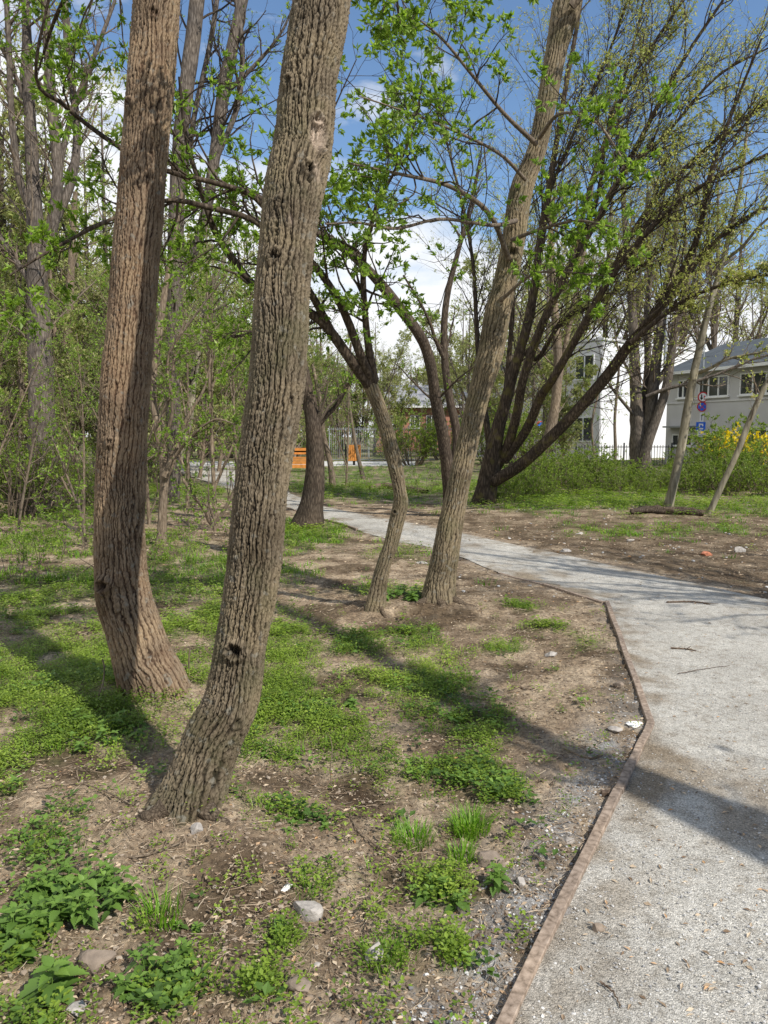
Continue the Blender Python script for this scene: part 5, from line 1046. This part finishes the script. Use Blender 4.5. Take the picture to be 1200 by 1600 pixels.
s_ = spline(c, 24); V, F = tubes(s_[None, :, :3], s_[None, :, 3], 12); root = s_[0, :3].copy(); o = mesh_np('fallen_log', V, F, M['deadwood'], off=root); o.location = root
tag(o, 'low dark log lying on the far verge behind the slim crooked tree', 'log')

# ------------------------------------------------------------------ scattered ground stuff
def sample(n, y0, y1, r_, half=0.60, pw=0.0):
    u = r_.random(n); y = y0*(y1/y0)**u; x = r_.uniform(-half, half, n)*(y+0.25); return x, y
def inst(base, F0, x, y, z, yaw, sc_, tilt=None, r_=None, rnd=None):
    """stamp a small base mesh at many places: one merged mesh"""
    n = len(x); V = np.broadcast_to(base, (n, *base.shape)).copy()*(sc_[:, None, None] if sc_.ndim == 1 else sc_[:, None, :])
    if tilt is not None:
        c, s_ = np.cos(tilt)[:, None], np.sin(tilt)[:, None]; V = np.stack([V[..., 0], V[..., 1]*c-V[..., 2]*s_, V[..., 1]*s_+V[..., 2]*c], -1)
    c, s_ = np.cos(yaw)[:, None], np.sin(yaw)[:, None]; V = np.stack([V[..., 0]*c-V[..., 1]*s_, V[..., 0]*s_+V[..., 1]*c, V[..., 2]], -1)
    V += np.stack([x, y, z], -1)[:, None]; m_ = base.shape[0]
    F = (F0[None]+(np.arange(n)*m_)[:, None, None]).reshape(-1, F0.shape[1])
    return V.reshape(-1, 3), F, np.repeat(rnd if rnd is not None else r_.random(n), m_)
def surf(x, y):
    pd = pathdist(x, y); return np.where(pd > 0.08, pz(x, y), gz(x, y, pd)), pd
r_ = np.random.default_rng(100)
def stuff(name, parts, mat_, label, cat, smooth=False):
    Vs, Fs, n, rn = [], [], 0, []
    for V, F, rd in parts: Vs.append(V); Fs.append(F+n); n += len(V); rn.append(rd)
    tag(mesh_np(name, np.concatenate(Vs), Fs, mat_, smooth=smooth, attrs={'rnd': np.concatenate(rn)}), label, cat, kind='stuff')
# chickweed sprigs
def sprig(nl, seed, sz):
    q = np.random.default_rng(seed); V = []; F = []
    for k in range(nl):
        a = q.uniform(0, 6.28); h = 0.010+0.040*q.random(); rr = 0.004+0.026*q.random(); c = np.array([rr*math.cos(a), rr*math.sin(a), h]); b_ = a+q.normal()*0.8; up = q.uniform(-0.1, 0.6); s_ = sz*q.uniform(0.7, 1.25)
        d = np.array([math.cos(b_)*math.cos(up), math.sin(b_)*math.cos(up), math.sin(up)]); sd = np.array([-math.sin(b_), math.cos(b_), 0]); nn = np.cross(d, sd)
        i = len(V); V += [c, c+d*s_*0.5+sd*s_*0.34+nn*s_*0.1, c+d*s_, c+d*s_*0.5-sd*s_*0.34+nn*s_*0.1]; F.append((i, i+1, i+2, i+3))
    return np.array(V), np.array(F)
parts = []
for v in range(4):
    B_, F_ = sprig(16, v, 0.0125); x, y = sample(16000, 1.85, 7.0, r_); z, pd = surf(x, y); g_ = green(x, y, pd); k = r_.random(len(x)) < (g_**1.4*1.1)*(0.42+0.58*sstep(2.8, 4.2, y))+0.016*(pd < -0.05)
    x, y, z = x[k], y[k], z[k]; parts.append(inst(B_, F_, x, y, z-0.004, r_.uniform(0, 6.28, len(x)), r_.uniform(0.7, 1.5, len(x)), rnd=np.clip(0.5+0.35*perlin(x*1.3, y*1.3, 3.3)+r_.normal(size=len(x))*0.14, 0, 1)))
for v in range(3):
    B_, F_ = sprig(12, 10+v, 0.021); x, y = sample(13000, 6.0, 24.0, r_); z, pd = surf(x, y); g_ = green(x, y, pd); k = (r_.random(len(x)) < g_**1.3)
    x, y, z = x[k], y[k], z[k]; s_ = r_.uniform(0.9, 1.6, len(x))*np.clip(y/9, 1, 2.2); parts.append(inst(B_, F_, x, y, z-0.004, r_.uniform(0, 6.28, len(x)), s_, rnd=np.clip(0.5+0.35*perlin(x*0.8, y*0.8, 3.3)+r_.normal(size=len(x))*0.14, 0, 1)))
parts2 = []
for v in range(3):
    B_, F_ = sprig(8, 30+v, 0.026); x, y = sample(9000, 1.85, 12.0, r_); z, pd = surf(x, y); g_ = green(x, y, pd)*sstep(0.05, 0.35, fbm(x*1.1+5, y*1.1, 6.0, 3)); k = r_.random(len(x)) < g_*0.75+0.004*(pd < -0.1)
    x, y, z = x[k], y[k], z[k]; parts2.append(inst(B_, F_, x, y, z-0.004, r_.uniform(0, 6.28, len(x)), r_.uniform(0.7, 1.4, len(x)), r_=r_))
stuff('ground_ivy', parts2, M['leaf_nettle'], 'darker broad-leaved herbs mixed into the green cover', 'herbs')
stuff('ground_cover', parts, M['leaf_ground'], 'low chickweed-like green cover in patches over the soil under the trees', 'ground cover')
# short grass in the green parts
parts = []
for v in range(2):
    V, F, rd = blades(12, 0.05, 0.06, np.random.default_rng(v), w=0.002); x, y = sample(5000, 2.0, 9.0, r_); z, pd = surf(x, y); k = r_.random(len(x)) < green(x, y, pd)*0.35
    parts.append(inst(V, F, x[k], y[k], z[k], r_.uniform(0, 6.28, k.sum()), r_.uniform(0.5, 1.2, k.sum()), r_=r_))
    V, F, rd = blades(16, 0.12, 0.085, np.random.default_rng(v+5), w=0.0045); x, y = sample(7000, 8.0, 45.0, r_, half=0.65); z, pd = surf(x, y); k = (r_.random(len(x)) < np.maximum(green(x, y, pd), 0.5*(y > 18))) & (pd < -0.1)
    parts.append(inst(V, F, x[k], y[k], z[k], r_.uniform(0, 6.28, k.sum()), r_.uniform(0.5, 1.3, k.sum()), r_=r_))
stuff('grass', parts, M['grass'], 'short loose grass among the ground cover and on the far verge', 'grass')
# straws
n = 26000; x, y = sample(n, 1.85, 14.0, r_); z, pd = surf(x, y); k = (pd < -0.03) & (r_.random(n) < 0.30+0.75*sstep(-0.1, 0.5, fbm(x*1.7, y*1.7, 9.0, 3))); x, y, z = x[k], y[k], z[k]; n = len(x)
a = r_.uniform(0, 6.28, n); ln = 0.012+0.10*r_.random(n)**2; t = np.linspace(-0.5, 0.5, 4)
bend = r_.normal(size=n)*0.12
cx_ = x[:, None]+np.cos(a)[:, None]*ln[:, None]*t-np.sin(a)[:, None]*(bend*ln)[:, None]*t*t*2; cy_ = y[:, None]+np.sin(a)[:, None]*ln[:, None]*t+np.cos(a)[:, None]*(bend*ln)[:, None]*t*t*2
zc = gz(cx_.ravel(), cy_.ravel()).reshape(cx_.shape); zc = np.maximum(zc, z[:, None]*0.5+zc*0.5)+0.003+r_.uniform(0, 0.012, n)[:, None]
rd = r_.uniform(0.0005, 0.0014, n)*np.clip(y/4, 1, 2); V, F = tubes(np.stack([cx_, cy_, zc], -1), rd[:, None]*np.array([0.8, 1, 1, 0.5]), 3)
stuff('straw_litter', [(V, F, np.repeat(r_.random(n), 12))], M['straw'], 'dry straws and stalks strewn over the brown soil', 'straw')
# dead leaf fragments
LB = np.array([(-1, -0.1, 0.0), (-0.2, -0.55, 0.22), (1, 0.05, 0.1), (-0.1, 0.5, 0.30), (0, 0, 0.0)]); LBF = np.array([(0, 1, 4), (1, 2, 4), (2, 3, 4), (3, 0, 4)])
parts = []
n = 52000; x, y = sample(n, 1.85, 18.0, r_); z, pd = surf(x, y); k = (pd < -0.02) | (r_.random(n) < 0.05); x, y, z = x[k], y[k], z[k]; n = len(x)
s_ = (0.0028+0.013*r_.random(n)**1.8)*np.clip(y/5, 1, 2.8); s3 = np.stack([s_, s_*r_.uniform(0.4, 1.0, n), s_*r_.uniform(0.3, 1.2, n)], 1)
parts.append(inst(LB, LBF, x, y, z+0.002, r_.uniform(0, 6.28, n), s3, tilt=r_.normal(size=n)*0.35, rnd=np.clip(r_.beta(2, 2.2, n), 0, 1)))
n = 5200; x, y = sample(n, 1.85, 9.0, r_); z, pd = surf(x, y); k = (pd > 0.03) & (r_.random(n) < 0.16+0.84*np.exp(-np.maximum(pd, 0)/0.07)); x, y, z = x[k], y[k], z[k]; n = len(x); s_ = r_.uniform(0.006, 0.018, n)
parts.append(inst(LB, LBF, x, y, z+0.003, r_.uniform(0, 6.28, n), np.stack([s_, s_*0.6, s_*0.9], 1), rnd=r_.uniform(0.2, 1.0, n)))
stuff('leaf_litter', parts, M['litter'], 'fragments of brown dead leaves lying on soil and path', 'leaf litter')
# soil crumbs
OC, OF = ico(3, sub=1, flat=0.8); n = 32000; x, y = sample(n, 1.85, 9.0, r_); z, pd = surf(x, y); k = (pd < -0.02); x, y, z = x[k], y[k], z[k]; n = len(x)
s_ = 0.002+0.013*r_.random(n)**5.0; s3 = np.stack([s_, s_*r_.uniform(0.6, 1, n), s_*r_.uniform(0.5, 0.9, n)], 1)
stuff('soil_crumbs', [inst(OC, OF, x, y, z+s_*0.2, r_.uniform(0, 6.28, n), s3, r_=r_)], M['crumb'], 'crumbs and small clods of dry brown earth', 'soil crumbs')
# gravel strip left of the boards + pebbles on the path
n = 60000; x, y = sample(n, 1.85, 5.5, r_); pd = pathdist(x, y); w = np.clip((pd+0.34)/0.34, 0, 1)*(pd < -0.025)*sstep(5.4, 3.8, y)*(0.4+1.2*np.clip(fbm(x*4, y*4, 7.0, 3)+0.4, 0, 1)); k = r_.random(n) < w*0.75
x1, y1 = x[k], y[k]; z1 = gz(x1, y1)
n = 26000; x, y = sample(n, 1.85, 7.0, r_); pd = pathdist(x, y); k = pd > 0.03; x2, y2 = x[k], y[k]; z2 = pz(x2, y2)
s1_ = 0.0025+0.0085*r_.random(len(x1))**2; s2_ = 0.0016+0.0065*r_.random(len(x2))**4
x, y, z, s_ = np.concatenate([x1, x2]), np.concatenate([y1, y2]), np.concatenate([z1, z2]), np.concatenate([s1_, s2_]); n = len(x)
s3 = np.stack([s_, s_*r_.uniform(0.6, 1, n), s_*r_.uniform(0.5, 0.9, n)], 1); rn = np.concatenate([r_.random(len(x1)), np.clip(r_.normal(0.62, 0.22, len(x2)), 0, 1)])
stuff('gravel', [inst(OC, OF, x, y, z+s_*0.25, r_.uniform(0, 6.28, n), s3, tilt=r_.normal(size=n)*0.4, rnd=rn)], M['pebble'], 'loose grey pebbles on the path and spilled along the edging boards', 'gravel')
# rubble on the far verge
n = 900; x, y = sample(n, 7.5, 17.0, r_); z, pd = surf(x, y); k = (pd < -0.1) & (x > 0.5); x, y, z = x[k], y[k], z[k]; n = len(x); s_ = 0.008+0.03*r_.random(n)**3
stuff('rubble', [inst(OC, OF, x, y, z+s_*0.2, r_.uniform(0, 6.28, n), np.stack([s_, s_*0.8, s_*0.6], 1), rnd=r_.uniform(0.3, 1, n))], M['pebble'], 'small light rubble scattered on the brown verge beyond the path', 'rubble')

# ------------------------------------------------------------------ buildings
def windows(root, specs, y=-0.0):
    """specs: (x0,x1,z0,z1,panes). facade plane at local y=0, outside is -y"""
    for (x0_, x1_, z0_, z1_, n_) in specs:
        fr = MB(); t = 0.06
        for (a, b_, c_, d_) in ((x0_, x1_, z0_, z0_+t), (x0_, x1_, z1_-t, z1_), (x0_, x0_+t, z0_+t, z1_-t), (x1_-t, x1_, z0_+t, z1_-t)): fr.box(a, b_, y-0.05, y+0.02, c_, d_)
        for i in range(1, n_):
            xm = x0_+(x1_-x0_)*i/n_; fr.box(xm-t*0.7, xm+t*0.7, y-0.045, y+0.02, z0_+t, z1_-t)
        f = fr.build('window', M['win_frame'], root)
        g = MB(); g.box(x0_+t, x1_-t, y-0.012, y+0.01, z0_+t, z1_-t); g.build('pane', M['glass'], f)
        s_ = MB(); s_.box(x0_-0.06, x1_+0.06, y-0.12, y-0.002, z0_-0.06, z0_-0.003); s_.build('sill', M['win_frame'], f)
b1 = empty('office_building', (14.6, 40.0, 0), math.atan2(-6, 2.4)); tag(b1, 'grey rendered two-storey building with a blue-grey roof and white windows, right edge', 'building')
mb = MB(); mb.box(0, 16, 0, 9, -0.2, 4.72); mb.build('wall', M['grey_wall'], b1)
mb = MB(); mb.add([(-0.35, -0.4, 4.74), (16.4, -0.4, 4.74), (16.4, 9.4, 4.74), (-0.35, 9.4, 4.74), (0.5, 3.2, 6.35), (16.4, 3.2, 6.35), (16.4, 6, 6.35), (0.5, 6, 6.35)], [(0,1,5,4), (3,7,6,2), (0,4,7,3), (4,5,6,7), (1,2,6,5), (0,3,2,1)])
rf = mb.build('roof', M['roof'], b1)
mb = MB(); mb.box(-0.4, 16.4, -0.5, -0.405, 4.62, 4.76); mb.build('gutter', M['win_frame'], b1)
mb = MB(); mb.disc((0, 0), 0.075, 0, 4.6, 14); o = mb.build('drainpipe', M['grey_metal'], b1); o.rotation_euler = (math.pi/2, 0, 0); o.location = (-0.12, -0.12, 4.65)
windows(b1, [(0.78,1.5,3.45,4.35,2), (2.2,4.05,3.42,4.4,3), (4.7,6.9,3.42,4.42,3), (7.5,9.5,3.42,4.42,3), (10.2,12.2,3.42,4.42,3), (0.5,1.9,1.05,1.65,3), (2.5,3.9,1.05,1.65,2), (5,7,0.9,1.9,3), (8,10,0.9,1.9,3)])
mb = MB(); mb.box(0.3, 2.1, -0.5, -0.003, 1.98, 2.06); mb.build('canopy', M['grey_metal'], b1)
mb = MB(); mb.box(0.02, 16, -0.04, -0.004, 3.18, 3.26); mb.build('ledge', M['pale_wall'], b1)
cw = (12.9, 46.0)
b2 = empty('white_building', (*cw, 0), math.atan2(0.6, 0.8)); tag(b2, 'building with a blank brilliant white gable wall behind the grey multi-stemmed tree', 'building')
mb = MB(); mb.add([(0,0,-0.2),(14,0,-0.2),(14-6,11,-0.2),(-1.3,9.5,-0.2),(0,0,7.16),(14,0,7.16),(8,11,7.16),(-1.3,9.5,7.16)], [(0,1,5,4),(1,2,6,5),(2,3,7,6),(3,0,4,7),(4,5,6,7),(0,3,2,1)]); mb.build('wall', M['white_wall'], b2)
mb = MB(); mb.add([(-0.1,-0.1,7.17),(14.1,-0.1,7.17),(8.1,11.1,7.17),(-1.45,9.6,7.17),(-0.1,-0.1,7.3),(14.1,-0.1,7.3),(8.1,11.1,7.3),(-1.45,9.6,7.3)], [(0,1,5,4),(1,2,6,5),(2,3,7,6),(3,0,4,7),(4,5,6,7),(0,3,2,1)]); mb.build('roof_edge', M['pale_wall'], b2)
mb = MB(); mb.box(0.2, 13, -0.012, -0.003, 3.55, 3.58); mb.build('seam', M['grey_wall'], b2)
# shaded side face cladding with windows, local frame turned along the side
import mathutils
sd = empty('side_facade', (0, 0, 0)); sd.parent = b2
va = math.atan2(-9.5, 1.3); sd.rotation_euler = (0, 0, va); sd.location = (-1.3, 9.5, 0)
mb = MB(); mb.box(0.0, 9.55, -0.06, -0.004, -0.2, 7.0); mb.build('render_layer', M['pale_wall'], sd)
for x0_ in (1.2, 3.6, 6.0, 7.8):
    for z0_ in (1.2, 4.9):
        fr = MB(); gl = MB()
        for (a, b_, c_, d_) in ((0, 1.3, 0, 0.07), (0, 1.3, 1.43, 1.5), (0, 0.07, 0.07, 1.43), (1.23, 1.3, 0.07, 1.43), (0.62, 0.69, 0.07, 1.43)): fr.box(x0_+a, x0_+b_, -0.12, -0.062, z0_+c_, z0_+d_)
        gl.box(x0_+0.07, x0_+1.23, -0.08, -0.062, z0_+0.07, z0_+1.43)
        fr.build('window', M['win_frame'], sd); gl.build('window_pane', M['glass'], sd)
b3 = empty('brick_house', (-0.9, 75.0, 0), 0.0); tag(b3, 'low red brick house with a grey roof seen small between the middle trunks', 'building')
M['brickwall'] = plain('red_brick_wall', (0.34, 0.16, 0.11), 0.9, var=0.15, scale=3)
mb = MB(); mb.box(0, 10.5, 0, 9, -0.2, 4.3); mb.build('wall', M['brickwall'], b3)
mb = MB(); mb.add([(-0.4,-0.5,4.32),(10.9,-0.5,4.32),(10.9,9.5,4.32),(-0.4,9.5,4.32),(-0.4,4.5,6.7),(10.9,4.5,6.7)], [(0,1,5,4),(3,4,5,2),(0,4,3),(1,2,5),(0,3,2,1)]); mb.build('roof', M['slate'], b3)
mb = MB(); mb.box(-0.5, 11, -0.62, -0.505, 4.24, 4.4); mb.build('gutter', M['win_frame'], b3)
windows(b3, [(1.3,2.2,2.3,3.5,2), (3.4,4.4,2.3,3.5,2), (5.0,6.0,2.3,3.5,2), (7.5,8.5,2.3,3.5,2)])
# ------------------------------------------------------------------ fences
def railing(name, x0, y0, x1, y1, h, gap, label, m_, bar=0.012, panel=2.4):
    Ln = math.hypot(x1-x0, y1-y0); root = empty(name, (x0, y0, 0), math.atan2(y1-y0, x1-x0)); tag(root, label, 'fence')
    mb = MB(); n = int(Ln/gap)
    for i in range(n): mb.box(i*gap, i*gap+bar, -bar/2, bar/2, 0.12, h-0.02)
    mb.build('bars', m_, root); mb = MB()
    for z_ in (0.1, h-0.15): mb.box(0, Ln, -0.018, 0.018, z_, z_+0.04)
    mb.build('rails', m_, root)
    for i in range(int(Ln/panel)+1):
        mb = MB(); mb.box(i*panel-0.03, i*panel+0.03, -0.032, 0.032, -0.1, h+0.08); mb.build('post', m_, root)
railing('railing_fence', at(900, 38), 38.0, at(1060, 38.2), 38.2, 1.15, 0.14, 'black bar railing in front of the white gable wall', M['black_metal'], 0.022)
railing('mesh_fence', at(515, 47), 47.0, at(720, 47.0), 47.0, 2.1, 0.12, 'grey metal panel fence behind the orange litter bin', M['grey_metal'], 0.02)
# ------------------------------------------------------------------ signs
def signpost(px, Y):
    x = at(px, Y); root = empty('sign_post', (x, Y, 0)); tag(root, 'grey post carrying two round traffic signs and three plates beside the grey building', 'road sign')
    z = lambda py: P(px, py, Y)[2]; k = mpp(640, Y)
    mb = MB(); mb.disc((0, 0), 0.03, 0, z(611), 12); o = mb.build('post', M['grey_metal'], root); o.rotation_euler = (-math.pi/2, 0, 0); o.location = (0, 0.04, 0)
    o.rotation_euler = (math.pi/2, 0, 0); o.location = (0, 0.04, z(611))
    c1 = (0.02, z(620.5)); r1 = 8.2*k
    d = MB(); d.disc(c1, r1, 0, 0.012, 40); s1_ = d.build('oncoming_priority_sign', M['sign_red'], root)
    d = MB(); d.disc(c1, r1*0.78, -0.006, -0.002, 40); d.build('face', M['sign_white'], s1_)
    d = MB(); w = r1*0.12; cx_ = c1[0]-r1*0.28; d.prism([(cx_-w, c1[1]+r1*0.5), (cx_+w, c1[1]+r1*0.5), (cx_+w, c1[1]-r1*0.1), (cx_+w*2.6, c1[1]-r1*0.1), (cx_, c1[1]-r1*0.58), (cx_-w*2.6, c1[1]-r1*0.1), (cx_-w, c1[1]-r1*0.1)], -0.012, -0.008); d.build('black_arrow', M['sign_black'], s1_)
    d = MB(); w = r1*0.08; cx_ = c1[0]+r1*0.28; d.prism([(cx_-w, c1[1]-r1*0.42), (cx_+w, c1[1]-r1*0.42), (cx_+w, c1[1]+0.0), (cx_+w*2.6, c1[1]+0.0), (cx_, c1[1]+r1*0.34), (cx_-w*2.6, c1[1]+0.0), (cx_-w, c1[1]+0.0)], -0.012, -0.008); d.build('red_arrow', M['sign_red'], s1_)
    c2 = (-0.01, z(635.5)); r2 = 7.7*k
    d = MB(); d.disc(c2, r2, 0, 0.012, 40); s2_ = d.build('no_stopping_sign', M['sign_red'], root)
    d = MB(); d.disc(c2, r2*0.8, -0.006, -0.002, 40); d.build('face', M['sign_blue'], s2_)
    d = MB()
    for s_ in (1, -1):
        a = s_*math.pi/4; u = np.array([math.cos(a), math.sin(a)]); v_ = np.array([-u[1], u[0]]); l_, w_ = r2*0.82, r2*0.06
        q = [tuple(np.array(c2)+u*i*l_+v_*j*w_) for i, j in ((-1, -1), (1, -1), (1, 1), (-1, 1))]; d.prism(q, -0.012-0.002*s_, -0.008-0.002*s_)
    d.build('red_cross', M['sign_red'], s2_)
    d = MB(); d.box(-3.3*k, 3.3*k, 0, 0.01, z(659), z(644.5)); p1 = d.build('white_plate', M['sign_white'], root)
    d = MB(); d.box(-0.5*k, 0.5*k, -0.006, -0.002, z(657), z(648)); d.prism([(-1.6*k, z(650)), (1.6*k, z(650)), (0, z(646.5))], -0.010, -0.0065); d.build('plate_arrow', M['sign_black'], p1)
    d = MB(); d.box(-8.2*k, 7.5*k, 0, 0.01, z(673.5), z(659.5)); p2 = d.build('parking_plate', M['sign_blue'], root)
    d = MB(); d.box(-4.2*k, 2.8*k, -0.006, -0.002, z(664), z(662)); d.box(-4.2*k, -2.2*k, -0.006, -0.002, z(667), z(664)); d.box(1.0*k, 2.8*k, -0.006, -0.002, z(666), z(664)); d.box(-3.2*k, 3.0*k, -0.006, -0.002, z(671), z(668.5)); d.build('plate_symbol', M['sign_white'], p2)
    d = MB(); d.box(-5*k, 5*k, 0, 0.01, z(682), z(674.5)); p3 = d.build('small_plate', M['sign_white'], root)
    d = MB()
    for i in range(4): d.box((-3.6+1.9*i)*k, (-2.7+1.9*i)*k, -0.006, -0.002, z(677.5), z(676))
    for i in range(3): d.box((-3.0+2.1*i)*k, (-1.6+2.1*i)*k, -0.006, -0.002, z(680.8), z(679.5))
    d.build('plate_marks', M['sign_black'], p3)
signpost(1094.5, 37.5)
x = at(844, 44); root = empty('sign_post', (x, 44, 0)); tag(root, 'small far blue and red round sign on a post, half hidden behind the mossy limb', 'road sign')
k = mpp(665, 44); z_ = P(844, 665, 44)[2]
mb = MB(); mb.box(-0.03, 0.03, 0.02, 0.08, -0.1, z_+0.3); mb.build('post', M['grey_metal'], root)
d = MB(); d.disc((0, z_), 7*k, 0, 0.012, 32); s1_ = d.build('round_sign', M['sign_red'], root); d = MB(); d.disc((0, z_), 5.4*k, -0.006, -0.002, 32); d.build('face', M['sign_blue'], s1_)
d = MB(); d.box(-3*k, 3*k, 0, 0.01, z_-14*k, z_-8.5*k); d.build('white_plate', M['sign_white'], root)
# ------------------------------------------------------------------ litter bin and bench
Yb = 40.5; k = mpp(700, Yb); root = empty('litter_bin', (at(553, Yb), Yb, 0.03)); tag(root, 'orange wooden slatted litter bin with black post on the pale paving', 'litter bin')
zt, zb_ = P(553, 695, Yb)[2]-0.03, P(553, 720, Yb)[2]-0.03; zb_ = max(zb_, 0.12)
mb = MB(); w = 20*k
for i in range(7):
    x0_ = -w/2+i*w/7; mb.box(x0_, x0_+w/7*0.82, -0.2, -0.17, zb_, zt)
for i in range(5):
    y0_ = -0.16+i*0.07; mb.box(-w/2-0.03, -w/2-0.002, y0_, y0_+0.055, zb_, zt); mb.box(w/2-0.01, w/2+0.015, y0_, y0_+0.055, zb_, zt)
mb.build('slats', M['orange_wood'], root)
mb = MB(); mb.box(-w/2+0.01, w/2-0.03, -0.165, 0.19, zb_+0.02, zt-0.03); mb.build('liner', M['black_metal'], root)
mb = MB(); mb.box(-w/2-0.14, -w/2-0.06, -0.04, 0.04, -0.02, zt+0.05); mb.build('post', M['black_metal'], root)
mb = MB(); mb.box(-0.06, 0.06, -0.05, 0.05, -0.02, zb_+0.02); mb.build('foot', M['black_metal'], root)
Yb = 34.0; k = mpp(700, Yb); root = empty('park_bench', (at(466, Yb), Yb, 0.0)); tag(root, 'orange wooden slatted bench glimpsed between the foreground trunk and the dark trunk', 'bench')
zz_ = lambda py: P(466, py, Yb)[2]
mb = MB(); 
for (a, b_) in ((706, 703.5), (702.8, 699)): mb.box(-0.85, 0.42, 0.20, 0.24, zz_(a+4), zz_(b_+1))
mb.build('backrest', M['orange_wood'], root)
mb = MB()
for i in range(4): mb.box(-0.85, 0.42, -0.28+i*0.12, -0.18+i*0.12, zz_(715.5), zz_(714))
mb.build('seat', M['orange_wood'], root)
mb = MB()
for (a, b_) in ((731, 725.5), (725, 720), (719.5, 716)): mb.box(-0.83, 0.40, -0.29, -0.26, max(0.02, zz_(a)), zz_(b_))
mb.build('front_boards', M['orange_wood'], root)
for sx__ in (-0.84, 0.40):
    mb = MB(); mb.box(sx__, sx__+0.05, -0.25, 0.19, -0.05, zz_(716)); mb.box(sx__, sx__+0.05, 0.245, 0.29, -0.05, zz_(698)); mb.build('leg', M['black_metal'], root)
